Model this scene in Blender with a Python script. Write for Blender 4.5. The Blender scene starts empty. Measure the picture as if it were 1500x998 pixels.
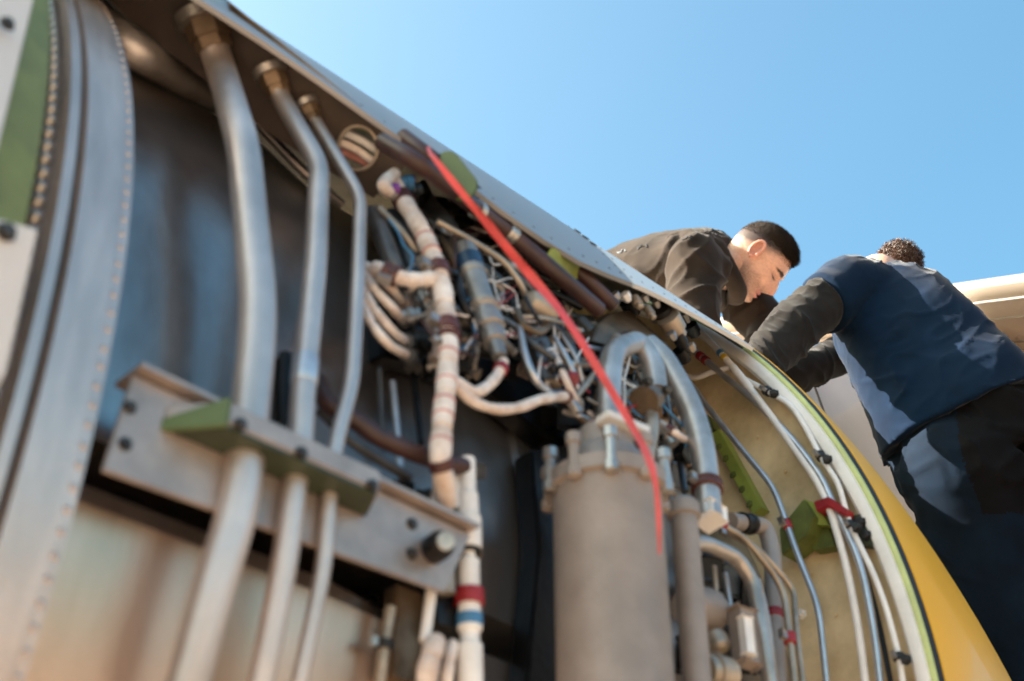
import bpy, bmesh, math, random
import numpy as np
from mathutils import Vector, Matrix, noise

random.seed(7)
SC = bpy.context.scene
COL = SC.collection
R_ = math.radians

# ---------------------------------------------------------------- camera, sky, sun, exposure
F_PX, PITCH, AZ = 2079.0, R_(35.6), R_(44.3)
CAM = Vector((0.0, -1.924, -0.638))
FWD = Vector((math.cos(PITCH) * math.sin(AZ), math.cos(PITCH) * math.cos(AZ), math.sin(PITCH)))
RGT = Vector((math.cos(AZ), -math.sin(AZ), 0.0))
UPV = RGT.cross(FWD)

cd = bpy.data.cameras.new('camera')
cd.sensor_width = 36.0
cd.lens = F_PX / 1500.0 * 36.0
cd.clip_start = 0.02
cd.clip_end = 5000.0
cd.dof.use_dof = True
cd.dof.focus_distance = 2.85
cd.dof.aperture_fstop = 4.5
cam = bpy.data.objects.new('camera', cd)
COL.objects.link(cam)
m3 = Matrix((RGT, UPV, -FWD)).transposed()
cam.matrix_world = Matrix.Translation(CAM) @ m3.to_4x4()
SC.camera = cam

SUN_DIR = Vector((-0.57, 0.59, 0.575)).normalized()      # towards the sun
SUN_EL = math.asin(SUN_DIR.z)
SUN_ROT = math.atan2(SUN_DIR.x, SUN_DIR.y)
w = bpy.data.worlds.new('World')
SC.world = w
w.use_nodes = True
nt = w.node_tree
bg = nt.nodes['Background']
sky = nt.nodes.new('ShaderNodeTexSky')
sky.sky_type = 'NISHITA'
sky.sun_disc = False
sky.sun_elevation = SUN_EL
sky.sun_rotation = SUN_ROT
sky.altitude = 0
sky.air_density = 1.0
sky.dust_density = 5.0
sky.ozone_density = 2.0
tint = nt.nodes.new('ShaderNodeMix')
tint.data_type = 'RGBA'
tint.blend_type = 'MULTIPLY'
tint.inputs[0].default_value = 1.0
tint.inputs[7].default_value = (1.0, 1.08, 0.90, 1)
nt.links.new(sky.outputs[0], tint.inputs[6])
hs = nt.nodes.new('ShaderNodeHueSaturation')
hs.inputs['Saturation'].default_value = 1.32
nt.links.new(tint.outputs[2], hs.inputs['Color'])
nt.links.new(hs.outputs[0], bg.inputs[0])
bg.inputs[1].default_value = 0.071

sl = bpy.data.lights.new('sun', 'SUN')
sl.energy = 5.0
sl.angle = R_(0.5)
sl.color = (1.0, 0.91, 0.80)
sun = bpy.data.objects.new('sun', sl)
COL.objects.link(sun)
sun.rotation_euler = SUN_DIR.to_track_quat('Z', 'Y').to_euler()

SC.view_settings.view_transform = 'Standard'
SC.view_settings.look = 'None'
SC.view_settings.exposure = 2.62
SC.view_settings.gamma = 1.0
SC.render.engine = 'CYCLES'
SC.cycles.use_denoising = True
SC.cycles.max_bounces = 8
SC.cycles.diffuse_bounces = 4
SC.cycles.glossy_bounces = 4

# ---------------------------------------------------------------- helpers
def ray(px, py):
    return FWD + RGT * ((px - 750.0) / F_PX) + UPV * ((499.0 - py) / F_PX)

def P(px, py, r):
    """point of the engine shell of radius r (about the X axis) seen at a photo position; tangent point when it lies past the crest"""
    v = ray(px, py)
    A = v.y * v.y + v.z * v.z
    B = CAM.y * v.y + CAM.z * v.z
    Dd = B * B - A * (CAM.y ** 2 + CAM.z ** 2 - r * r)
    t = -B / A if Dd < 0 else (-B - math.sqrt(Dd)) / A
    return CAM + v * t

def DP(px, py, dep):
    return CAM + ray(px, py) * dep

def PX(px, py, x):
    v = ray(px, py)
    return CAM + v * ((x - CAM.x) / v.x)

def PY(px, py, y):
    v = ray(px, py)
    return CAM + v * ((y - CAM.y) / v.y)

def proj(p):
    v = p - CAM
    z = v.dot(FWD)
    return 750 + F_PX * v.dot(RGT) / z, 499 - F_PX * v.dot(UPV) / z, z

def pxm(wpx, p):
    """metres covered by wpx photo pixels at point p"""
    return wpx / F_PX * (p - CAM).dot(FWD)

def cyl(x, r, th):
    return Vector((x, -r * math.cos(th), r * math.sin(th)))

MATS = {}
def mat(name, col, rough=0.5, metal=0.0, var=0.15, scale=18.0, bump=0.0, bscale=120.0, col2=None, spec=0.5, coat=0.0, sheen=0.0, stretch=None, rvar=0.1):
    m = bpy.data.materials.new(name)
    m.use_nodes = True
    t = m.node_tree
    b = t.nodes['Principled BSDF']
    tc = t.nodes.new('ShaderNodeTexCoord')
    mp = t.nodes.new('ShaderNodeMapping')
    if stretch:
        mp.inputs['Scale'].default_value = stretch
    t.links.new(tc.outputs['Object'], mp.inputs[0])
    n = t.nodes.new('ShaderNodeTexNoise')
    n.inputs['Scale'].default_value = scale
    n.inputs['Detail'].default_value = 6
    n.inputs['Roughness'].default_value = 0.62
    t.links.new(mp.outputs[0], n.inputs['Vector'])
    rp = t.nodes.new('ShaderNodeValToRGB')
    c = Vector(col)
    d = Vector(col2) if col2 else c * (1 - var * 2.2)
    hi = c * (1 + var)
    rp.color_ramp.elements[0].position = 0.33
    rp.color_ramp.elements[1].position = 0.68
    rp.color_ramp.elements[0].color = (*d, 1)
    rp.color_ramp.elements[1].color = (min(hi.x, 1), min(hi.y, 1), min(hi.z, 1), 1)
    t.links.new(n.outputs['Fac'], rp.inputs[0])
    t.links.new(rp.outputs[0], b.inputs['Base Color'])
    mr = t.nodes.new('ShaderNodeMapRange')
    mr.inputs[3].default_value = max(rough - rvar, 0.03)
    mr.inputs[4].default_value = min(rough + rvar, 1)
    t.links.new(n.outputs['Fac'], mr.inputs[0])
    t.links.new(mr.outputs[0], b.inputs['Roughness'])
    b.inputs['Metallic'].default_value = metal
    b.inputs['Specular IOR Level'].default_value = spec
    b.inputs['Coat Weight'].default_value = coat
    b.inputs['Sheen Weight'].default_value = sheen
    if bump > 0:
        n2 = t.nodes.new('ShaderNodeTexNoise')
        n2.inputs['Scale'].default_value = bscale
        n2.inputs['Detail'].default_value = 4
        t.links.new(mp.outputs[0], n2.inputs['Vector'])
        bp = t.nodes.new('ShaderNodeBump')
        bp.inputs['Strength'].default_value = bump
        bp.inputs['Distance'].default_value = 0.004
        t.links.new(n2.outputs['Fac'], bp.inputs['Height'])
        t.links.new(bp.outputs[0], b.inputs['Normal'])
    MATS[name] = m
    return m

mat('case_metal', (0.40, 0.385, 0.375), 0.30, 0.9, 0.3, 3.5, 0.15, 60, col2=(0.17, 0.125, 0.105), stretch=(1, 1, .35))
mat('polished', (0.66, 0.50, 0.41), 0.36, 0.9, 0.10, 4.0, 0.10, 25, col2=(0.46, 0.33, 0.24), stretch=(2.5, 1, .4))
mat('flange', (0.62, 0.53, 0.49), 0.42, 0.7, 0.1, 6.0, 0.2, 90, stretch=(6, 1, 1))
mat('dark_groove', (0.05, 0.05, 0.05), 0.6, 0.3)
mat('rubber', (0.012, 0.012, 0.013), 0.55, 0, 0.2)
mat('steel_tube', (0.68, 0.585, 0.54), 0.47, 0.85, 0.1, 9.0, 0.08, 60)
mat('alu_tube', (0.56, 0.53, 0.51), 0.38, 0.7, 0.12, 14.0, 0.12, 90, col2=(0.34, 0.29, 0.25))
mat('actuator_steel', (0.36, 0.345, 0.33), 0.38, 0.6, 0.15, 20.0, 0.1, 90)
mat('tan_tube', (0.46, 0.38, 0.30), 0.42, 0.55, 0.2, 20.0, 0.1, 90)
mat('bracket_metal', (0.44, 0.37, 0.335), 0.45, 0.55, 0.14, 14.0, 0.12, 70)
mat('bronze', (0.21, 0.145, 0.09), 0.42, 0.5, 0.3, 15.0, 0.2, 80)
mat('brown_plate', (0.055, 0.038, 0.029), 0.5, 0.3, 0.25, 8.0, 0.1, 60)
mat('maroon', (0.060, 0.026, 0.022), 0.45, 0, 0.2, 25.0, 0.1, 90)
mat('clamp_brown', (0.10, 0.028, 0.022), 0.5, 0, 0.25, 40.0, 0.2, 150)
mat('clamp_red', (0.30, 0.016, 0.022), 0.45, 0, 0.2, 40.0, 0.2, 150)
mat('harness_white', (0.80, 0.73, 0.68), 0.65, 0, 0.12, 45.0, 0.35, 240, col2=(0.58, 0.45, 0.38))
mat('harness_red', (0.62, 0.28, 0.25), 0.7, 0, 0.12, 45.0, 0.2, 240)
mat('tube_white', (0.82, 0.80, 0.78), 0.45, 0, 0.06, 30.0, 0.05, 200)
mat('tube_grey', (0.60, 0.60, 0.62), 0.32, 0.75, 0.1, 30.0, 0.05, 200)
mat('canister', (0.33, 0.28, 0.25), 0.55, 0.25, 0.10, 14.0, 0.15, 200)
mat('dark_part', (0.010, 0.010, 0.011), 0.4, 0.4, 0.3, 30.0, 0.15, 100)
mat('grey_part', (0.12, 0.12, 0.122), 0.42, 0.5, 0.2, 25.0, 0.2, 120)
mat('blue_grey', (0.07, 0.09, 0.11), 0.4, 0.5, 0.25, 25.0, 0.15, 120)
mat('blue_band', (0.02, 0.06, 0.13), 0.4, 0, 0.2, 30)
mat('light_blue', (0.06, 0.20, 0.38), 0.45, 0, 0.1, 30)
mat('yellow_band', (0.70, 0.45, 0.02), 0.45, 0, 0.1, 30)
mat('purple', (0.22, 0.06, 0.32), 0.5, 0, 0.1, 30)
mat('nut_steel', (0.48, 0.45, 0.42), 0.35, 0.8, 0.15, 40.0)
mat('bolt_dark', (0.07, 0.065, 0.06), 0.4, 0.7, 0.2, 60.0)
mat('green_primer', (0.10, 0.15, 0.055), 0.55, 0, 0.12, 14.0, 0.1, 80)
mat('green_dull', (0.18, 0.215, 0.075), 0.6, 0, 0.18, 12.0, 0.1, 80, col2=(0.115, 0.135, 0.05))
mat('lime', (0.26, 0.31, 0.055), 0.5, 0, 0.12, 20.0, 0.05, 80)
mat('olive', (0.13, 0.16, 0.035), 0.55, 0, 0.2, 16.0, 0.1, 80)
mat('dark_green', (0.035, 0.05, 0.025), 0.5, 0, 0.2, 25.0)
mat('khaki', (0.78, 0.64, 0.41), 0.6, 0, 0.12, 9.0, 0.22, 45, col2=(0.50, 0.39, 0.22), spec=0.3)
mat('rim_white', (0.76, 0.74, 0.71), 0.4, 0, 0.05, 20.0)
mat('rim_lime', (0.55, 0.62, 0.25), 0.5, 0, 0.08, 20.0)
mat('yellow_paint', (0.86, 0.45, 0.010), 0.38, 0, 0.02, 3.0, 0, 60, coat=0.15)
mat('skin_grey', (0.36, 0.355, 0.36), 0.42, 0.35, 0.06, 4.0, 0.05, 30)
mat('skin_white', (0.74, 0.73, 0.72), 0.4, 0.0, 0.04, 5.0)
mat('cowl_white', (0.66, 0.63, 0.61), 0.5, 0.0, 0.06, 6.0)
mat('ribbon', (0.70, 0.085, 0.09), 0.6, 0, 0.12, 25.0, 0.15, 260)
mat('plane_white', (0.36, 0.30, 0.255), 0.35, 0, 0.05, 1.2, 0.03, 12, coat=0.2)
mat('pylon_white', (0.78, 0.69, 0.60), 0.35, 0, 0.05, 1.2, 0.03, 12, coat=0.2)
mat('plane_seam', (0.22, 0.19, 0.17), 0.6)
mat('concrete', (0.25, 0.18, 0.13), 0.85, 0, 0.12, 0.6, 0.3, 8)
mat('stand_metal', (0.35, 0.36, 0.38), 0.5, 0.5, 0.1, 10)

def mk(name, verts, faces, m, parent=None, smooth=True, sharp=35):
    me = bpy.data.meshes.new(name)
    me.from_pydata([tuple(v) for v in verts], [], faces)
    bm = bmesh.new()
    bm.from_mesh(me)
    bmesh.ops.recalc_face_normals(bm, faces=bm.faces)
    bm.to_mesh(me)
    bm.free()
    me.materials.append(MATS[m] if isinstance(m, str) else m)
    o = bpy.data.objects.new(name, me)
    COL.objects.link(o)
    if smooth:
        me.shade_smooth()
        me.set_sharp_from_angle(angle=R_(sharp))
    adopt(o, parent)
    return o

def adopt(o, parent):
    if parent is not None:
        o.parent = parent
        if parent.type == 'EMPTY':
            o.matrix_parent_inverse = Matrix.Translation(-Vector(parent.location))

def thing(name, label, cat, loc=(0, 0, 0), group=None):
    o = bpy.data.objects.new(name, None)
    o.empty_display_size = 0.1
    COL.objects.link(o)
    o.location = loc
    tag(o, label, cat, group)
    return o

def tag(o, label, cat=None, group=None, kind=None):
    if label: o['label'] = label
    if cat: o['category'] = cat
    if group: o['group'] = group
    if kind: o['kind'] = kind
    return o

def fillet(pts, rad, n=7):
    out = [pts[0]]
    for i in range(1, len(pts) - 1):
        a, b, c = pts[i - 1], pts[i], pts[i + 1]
        u, v = (a - b), (c - b)
        lu, lv = u.length, v.length
        if lu < 1e-6 or lv < 1e-6:
            continue
        k = min(rad, lu * 0.48, lv * 0.48)
        p, q = b + u / lu * k, b + v / lv * k
        for j in range(n + 1):
            t = j / n
            out.append(p * (1 - t) ** 2 + b * 2 * t * (1 - t) + q * t * t)
    out.append(pts[-1])
    return out

def catmull(pts, n=8):
    out = []
    P_ = [pts[0] * 2 - pts[1]] + list(pts) + [pts[-1] * 2 - pts[-2]]
    for i in range(1, len(P_) - 2):
        a, b, c, d = P_[i - 1:i + 3]
        for j in range(n):
            t = j / n
            out.append(0.5 * ((2 * b) + (c - a) * t + (2 * a - 5 * b + 4 * c - d) * t * t + (3 * b - a - 3 * c + d) * t ** 3))
    out.append(pts[-1])
    return out

def frames(path):
    n = len(path)
    tg = [(path[min(i + 1, n - 1)] - path[max(i - 1, 0)]).normalized() for i in range(n)]
    a = Vector((0, 0, 1)) if abs(tg[0].z) < 0.9 else Vector((1, 0, 0))
    u = (a - tg[0] * a.dot(tg[0])).normalized()
    us = []
    for i in range(n):
        u = (u - tg[i] * u.dot(tg[i])).normalized()
        us.append(u)
    return tg, us

def sweep(path, rads, seg=12, caps=True):
    tg, us = frames(path)
    vs, fs = [], []
    for p, t, u, r in zip(path, tg, us, rads):
        v = t.cross(u)
        for k in range(seg):
            a = 2 * math.pi * k / seg
            vs.append(p + (u * math.cos(a) + v * math.sin(a)) * r)
    for i in range(len(path) - 1):
        for k in range(seg):
            k2 = (k + 1) % seg
            fs.append((i * seg + k, i * seg + k2, (i + 1) * seg + k2, (i + 1) * seg + k))
    if caps:
        fs.append(tuple(range(seg))[::-1])
        fs.append(tuple((len(path) - 1) * seg + k for k in range(seg)))
    return vs, fs

PATHS = {}
def tube(name, pts, wpx, m, parent, bend=0.03, smooth_curve=False, seg=14, label=None, rfun=None):
    """pipe of wpx photo pixels width through 3D points"""
    path = catmull(pts) if smooth_curve else fillet(pts, bend)
    rad = pxm(wpx, pts[len(pts) // 2]) / 2
    if rfun:
        # resample evenly so the profile along the run is regular
        path = resample(path, max(16, int(len(path) * 3)))
    rads = [rad * (rfun(i / (len(path) - 1)) if rfun else 1.0) for i in range(len(path))]
    vs, fs = sweep(path, rads, seg)
    o = mk(name, vs, fs, m, parent)
    if label: o['label'] = label
    PATHS[o.name] = (path, rad)
    return o

def resample(path, n):
    L = [0]
    for a, b in zip(path, path[1:]):
        L.append(L[-1] + (b - a).length)
    out, j = [], 0
    for i in range(n):
        s = L[-1] * i / (n - 1)
        while j < len(L) - 2 and L[j + 1] < s:
            j += 1
        t = (s - L[j]) / max(L[j + 1] - L[j], 1e-9)
        out.append(path[j].lerp(path[j + 1], min(max(t, 0), 1)))
    return out

def near(o, px, py):
    path, rad = PATHS[o.name]
    best = None
    path = resample(path, 300)
    for i, p in enumerate(path):
        x, y, z = proj(p)
        d = (x - px) ** 2 + (y - py) ** 2
        if best is None or d < best[0]:
            best = (d, i)
    i = best[1]
    t = (path[min(i + 1, 299)] - path[max(i - 1, 0)]).normalized()
    return path[i], t, rad

def lathe(name, p0, axis, prof, m, parent, seg=20, label=None, sharp=35):
    """solid of revolution: prof = [(distance along axis, radius)]"""
    axis = axis.normalized()
    a = Vector((0, 0, 1)) if abs(axis.z) < 0.9 else Vector((1, 0, 0))
    u = (a - axis * a.dot(axis)).normalized()
    v = axis.cross(u)
    vs, fs = [], []
    for d, r in prof:
        for k in range(seg):
            t = 2 * math.pi * k / seg
            vs.append(p0 + axis * d + (u * math.cos(t) + v * math.sin(t)) * r)
    n = len(prof)
    for i in range(n - 1):
        for k in range(seg):
            k2 = (k + 1) % seg
            fs.append((i * seg + k, i * seg + k2, (i + 1) * seg + k2, (i + 1) * seg + k))
    fs.append(tuple(range(seg))[::-1])
    fs.append(tuple((n - 1) * seg + k for k in range(seg)))
    o = mk(name, vs, fs, m, parent, sharp=sharp)
    if label: o['label'] = label
    return o

def clamp(o, px, py, lenpx, m, name='clamp', grow=1.35, lug=True, label=None):
    """cushioned clamp round the pipe o where the photo shows it, with its lug and screw"""
    p, t, rad = near(o, px, py)
    L = pxm(lenpx, p)
    r1 = rad * grow
    c = lathe(name, p - t * L / 2, t, [(0, rad * .9), (0, r1 * .93), (L * .1, r1), (L * .3, r1), (L * .36, r1 * .95), (L * .64, r1 * .95), (L * .7, r1), (L * .9, r1), (L, r1 * .93), (L, rad * .9)], m, o, 18, label)
    if lug:
        side = t.cross((p - Vector((p.x, 0, 0))).normalized()).normalized()
        q = p + side * (r1 + L * .25)
        box('lug', q, side, t, L * .9, L * .8, L * .4, 'nut_steel', o, bev=.15)
    return c

def box(name, c, ax, ay, sx, sy, sz, m, parent, bev=0.1, label=None):
    """bevelled block: ax, ay its first two directions, sizes full"""
    ax = ax.normalized()
    ay = (ay - ax * ay.dot(ax)).normalized()
    az = ax.cross(ay)
    bm = bmesh.new()
    bmesh.ops.create_cube(bm, size=1.0)
    for v in bm.verts:
        v.co = ax * (v.co.x * sx) + ay * (v.co.y * sy) + az * (v.co.z * sz) + c
    if bev > 0:
        bmesh.ops.bevel(bm, geom=bm.edges[:], offset=min(sx, sy, sz) * bev, segments=2, affect='EDGES', profile=0.6)
    me = bpy.data.meshes.new(name)
    bmesh.ops.recalc_face_normals(bm, faces=bm.faces)
    bm.to_mesh(me)
    bm.free()
    me.materials.append(MATS[m])
    me.shade_smooth()
    me.set_sharp_from_angle(angle=R_(50))
    o = bpy.data.objects.new(name, me)
    COL.objects.link(o)
    adopt(o, parent)
    if label: o['label'] = label
    return o

def slab(name, poly, thick_vec, m, parent, label=None, bev=0.0):
    """plate: outline of 3D points, extruded by a vector"""
    n = len(poly)
    vs = list(poly) + [p + thick_vec for p in poly]
    fs = [tuple(range(n)), tuple(range(2 * n - 1, n - 1, -1))]
    for i in range(n):
        j = (i + 1) % n
        fs.append((i, j, n + j, n + i))
    o = mk(name, vs, fs, m, parent, smooth=True, sharp=25)
    if bev > 0:
        bm = bmesh.new()
        bm.from_mesh(o.data)
        bmesh.ops.bevel(bm, geom=bm.edges[:], offset=bev, segments=2, affect='EDGES')
        bm.to_mesh(o.data)
        bm.free()
        o.data.shade_smooth()
        o.data.set_sharp_from_angle(angle=R_(40))
    if label: o['label'] = label
    return o

def bolt(p, axis, r, h, m, parent, name='bolt', washer=True):
    axis = axis.normalized()
    a = Vector((0, 0, 1)) if abs(axis.z) < 0.9 else Vector((1, 0, 0))
    u = (a - axis * a.dot(axis)).normalized()
    v = axis.cross(u)
    prof = ([(0, r * 1.45, 12), (h * .22, r * 1.45, 12)] if washer else [])
    vs, fs = [], []
    def ring(d, rr):
        b = len(vs)
        for k in range(6):
            t = 2 * math.pi * k / 6
            vs.append(p + axis * d + (u * math.cos(t) + v * math.sin(t)) * rr)
        return b
    rows = [(0, r * 1.4), (h * .2, r * 1.4), (h * .2, r), (h * .9, r), (h, r * .8)]
    bs = [ring(*q) for q in rows]
    for i in range(len(bs) - 1):
        for k in range(6):
            k2 = (k + 1) % 6
            fs.append((bs[i] + k, bs[i] + k2, bs[i + 1] + k2, bs[i + 1] + k))
    fs.append(tuple(range(bs[-1], bs[-1] + 6)))
    return mk(name, vs, fs, m, parent, smooth=False)

def shell(name, prof, th0, th1, n, m, parent, closed=True, label=None, sharp=30):
    """part of revolution about the engine axis: closed section loop [(x, r)] from angle th0 to th1 (degrees)"""
    full = abs(th1 - th0) >= 359.9
    steps = n if full else n + 1
    k = len(prof)
    vs, fs = [], []
    for i in range(steps):
        t = R_(th0 + (th1 - th0) * i / n)
        for x, r in prof:
            vs.append(cyl(x, r, t))
    for i in range(n):
        a, b = i * k, ((i + 1) % steps) * k
        for j in range(k if closed else k - 1):
            j2 = (j + 1) % k
            fs.append((a + j, a + j2, b + j2, b + j))
    if closed and not full:
        fs.append(tuple(range(k)))
        fs.append(tuple((steps - 1) * k + j for j in range(k))[::-1])
    o = mk(name, vs, fs, m, parent, sharp=sharp)
    if label: o['label'] = label
    return o

def radial(p):
    return Vector((0, p.y, p.z)).normalized()

# ---------------------------------------------------------------- ground
GZ = -1.75
vs, fs = [], []
N = 24
for i in range(N + 1):
    for j in range(N + 1):
        u, v = (i / N * 2 - 1), (j / N * 2 - 1)
        vs.append(Vector((math.copysign(abs(u) ** 3, u) * 1500, math.copysign(abs(v) ** 3, v) * 1500, GZ)))
for i in range(N):
    for j in range(N):
        a = i * (N + 1) + j
        fs.append((a, a + 1, a + N + 2, a + N + 1))
g = mk('ground', vs, fs, 'concrete', smooth=False)
tag(g, 'pale concrete apron under the aircraft', kind='structure')

# ---------------------------------------------------------------- engine
ENG = thing('turbofan_engine', 'opened jet engine with dark fan case covered in pipes and harnesses', 'engine', (0.9, 0, -1.15))
fan = shell('fan_case', [(0.20, 0.95), (0.445, 0.974), (0.70, 0.974), (0.80, 0.952), (0.97, 0.95), (0.975, 0.956), (1.00, 0.956), (1.005, 0.945), (1.30, 0.925), (1.53, 0.90), (1.53, 0.86), (0.20, 0.86)], -1.5, 356, 150, 'case_metal', ENG, label='dark grey metal fan case behind the pipes')
low = shell('lower_panel', [(0.43, 0.976), (0.44, 0.986), (0.70, 0.986), (0.84, 0.972), (0.845, 0.960), (0.84, 0.94), (0.43, 0.94)], -80, -5.2, 50, 'polished', ENG, label='polished metal panel below the bracket')
shell('inner_liner', [(0.22, 0.845), (1.5, 0.845), (1.5, 0.83), (0.22, 0.83)], 0, 360, 90, 'dark_part', ENG)

# aft flange with its grooves, seal segments and rivet row
fl = shell('ring_flange', [(0.425, 0.94), (0.425, 1.020), (0.423, 1.026), (0.412, 1.026), (0.410, 1.030), (0.372, 1.031), (0.370, 1.020), (0.364, 1.020), (0.362, 1.034), (0.352, 1.034), (0.350, 1.012), (0.328, 1.012), (0.328, 0.94)], 0, 360, 220, 'flange', ENG, label='brushed metal flange ring curving up the left edge')
shell('flange_groove', [(0.3705, 1.021), (0.3635, 1.021), (0.3635, 1.0195), (0.3705, 1.0195)], -70, 100, 120, 'dark_groove', fl)
seg = None
for i in range(110):
    th = -42 + i * 1.02
    if seg is None:
        bm = bmesh.new()
        bmesh.ops.create_cube(bm, size=1.0)
        for v in bm.verts:
            v.co = Vector((0.340 + v.co.x * 0.013, -1.0185 + v.co.y * 0.016, v.co.z * 0.0135))
        bmesh.ops.bevel(bm, geom=bm.edges[:], offset=0.0035, segments=2, affect='EDGES')
        me = bpy.data.meshes.new('seal_segment')
        bm.to_mesh(me); bm.free()
        me.materials.append(MATS['nut_steel']); me.shade_smooth()
        bm = bmesh.new()
        bmesh.ops.create_uvsphere(bm, u_segments=8, v_segments=5, radius=1.0)
        for v in bm.verts:
            v.co = Vector((0.4175 + v.co.x * 0.0038, -1.0255 + v.co.y * 0.0025, v.co.z * 0.0038))
        me2 = bpy.data.meshes.new('rivet')
        bm.to_mesh(me2); bm.free()
        me2.materials.append(MATS['flange']); me2.shade_smooth()
        seg = True
    for nm, dat in (('seal_segment', me), ('rivet', me2)):
        o = bpy.data.objects.new(nm, dat)
        COL.objects.link(o)
        o.parent = fl
        o.rotation_euler = (-R_(th + (.5 if dat is me2 else 0) + random.uniform(-.06, .06)), 0, 0)

tube('bleed_duct', [P(130, 20, 1.0), P(185, 66, 1.0), P(250, 108, .995), P(322, 152, .99)], 56, 'alu_tube', ENG, smooth_curve=True, seg=20, rfun=lambda t: 1.15 - .5 * t, label='pale duct end behind the thickest pipe')
slab('shade_slab', [P(548, 395, .985), P(640, 420, .985), P(650, 540, .985), P(560, 520, .985)], Vector((0, .03, 0)), 'dark_part', ENG, 'black slab painting the shade behind the white hoses', bev=.003)  # added black slab, stands in for deep shade between hoses and case
slab('shade_slab', [P(690, 500, .985), P(850, 560, .985), P(880, 650, .985), P(800, 640, .985), P(700, 560, .985)], Vector((0, .03, 0)), 'dark_part', ENG, 'black slab painting the shade left of the aluminium ducts', bev=.003)  # another added slab, black in place of the shade beside the ducts
slab('shade_slab', [P(778, 660, .985), P(850, 650, .985), P(850, 1020, .985), P(770, 1020, .985), P(790, 800, .985)], Vector((0, .03, 0)), 'dark_part', ENG, 'black slab painting the shade behind the large cylinder', bev=.003)  # added occluder, its black paints the dark gap beside the cylinder
# stiff bracket along the case, riveted, with the shelf that carries the three pipes
BYY = -1.035
def by(px, py, y=-1.035): return PY(px, py, y)
bc = [by(196, 548), by(690, 782), by(652, 868), by(152, 688)]
brk = slab('support_bracket', bc, Vector((0, 0.006, 0)), 'bracket_metal', ENG, label='riveted grey bracket bar across the dark case', bev=0.0012)
tl, tr = by(196, 548), by(690, 782)
slab('bracket_lip', [tl + Vector((0, -.012, .002)), tr + Vector((0, -.012, .002)), tr + Vector((0, .03, .002)), tl + Vector((0, .03, .002))], Vector((0, 0, .004)), 'bracket_metal', brk)
for px, py in ((190, 597), (183, 651), (603, 768), (602, 812)):
    bolt(by(px, py), Vector((0, -1, 0)), 0.0046, 0.0045, 'bolt_dark', brk, 'rivet')
S0, S1 = by(333, 618, -1.075), by(556, 722, -1.075)
zc = (S0.z + S1.z) / 2
shx0, shx1 = S0.x, S1.x
shf = slab('pipe_shelf', [Vector((shx0, -1.075, zc)), Vector((shx1, -1.075, zc)), Vector((shx1 + .02, BYY, zc)), Vector((shx0 - .035, BYY, zc))], Vector((0, 0, .021)), 'bracket_metal', ENG, label='thick shelf plate holding three grey pipes', bev=0.002)
slab('green_end', [Vector((shx0 - .036, BYY - .001, zc - .004)), Vector((shx0 - .003, -1.078, zc - .004)), Vector((shx0 - .003, -1.078, zc + .022)), Vector((shx0 - .036, BYY - .001, zc + .006))], Vector((.004, .002, 0)), 'green_primer', shf, 'green painted end of the shelf')
slab('shelf_shade_plate', [Vector((shx0 + .002, -1.073, zc - .0035)), Vector((shx1 - .002, -1.073, zc - .0035)), Vector((shx1 + .016, BYY - .002, zc - .0035)), Vector((shx0 - .030, BYY - .002, zc - .0035))], Vector((0, 0, .003)), 'dark_green', shf, 'dark green plate painting the shade under the shelf')  # added thin plate, its dark colour paints in the shade below the shelf
for px, py in ((352, 622), (441, 664), (545, 712)):
    bolt(by(px, py, -1.0755), Vector((0, -1, 0)), 0.0046, 0.0045, 'bolt_dark', shf, 'bolt')

# radial web under the skin edge with its lightening hole (ring of faces round the hole)
THE = 31.5
web_tl, web_tr, web_br, web_bl = P(150, -150, 1.1), P(610, 226, 1.095), P(547, 292, 1.02), P(150, -20, 1.02)
def webpt(px, py):
    # plane of the web
    n = (web_tr - web_tl).cross(web_br - web_tr).normalized()
    v = ray(px, py)
    return CAM + v * ((web_tr - CAM).dot(n) / v.dot(n))
hole_c, hole_r = (524, 217), (27, 30)
outer = []
corners = [(611, 226), (547, 291), (400, 200), (300, 118), (190, 30), (110, -50), (150, -150), (330, 2), (470, 112)]
M_ = 64
def ray_poly(a):
    cx, cy_ = hole_c
    dx, dy = math.cos(a), math.sin(a)
    best = None
    for (x1, y1), (x2, y2) in zip(corners, corners[1:] + corners[:1]):
        ex, ey = x2 - x1, y2 - y1
        den = dx * ey - dy * ex
        if abs(den) < 1e-9: continue
        t = ((x1 - cx) * ey - (y1 - cy_) * ex) / den
        s = ((x1 - cx) * dy - (y1 - cy_) * dx) / den
        if t > 0 and -1e-6 <= s <= 1 + 1e-6 and (best is None or t < best): best = t
    return cx + dx * best, cy_ + dy * best
angs = sorted([2 * math.pi * k / M_ for k in range(M_)] + [math.atan2(y - hole_c[1], x - hole_c[0]) % (2 * math.pi) for x, y in corners])
nrm = (web_tr - web_tl).cross(web_br - web_tr).normalized()
if nrm.dot(CAM - web_tr) < 0: nrm = -nrm
vs, fs = [], []
for a in angs:
    i_ = webpt(hole_c[0] + hole_r[0] * math.cos(a), hole_c[1] + hole_r[1] * math.sin(a))
    o_ = webpt(*ray_poly(a))
    vs += [i_, o_, i_ - nrm * .006, o_ - nrm * .006]
n = len(angs)
for k in range(n):
    a, b = 4 * k, 4 * ((k + 1) % n)
    fs += [(a, a + 1, b + 1, b), (a + 2, b + 2, b + 3, a + 3), (a, b, b + 2, a + 2), (a + 1, a + 3, b + 3, b + 1)]
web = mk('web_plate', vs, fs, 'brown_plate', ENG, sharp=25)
web['label'] = 'dark brown web plate with a round hole'
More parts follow.
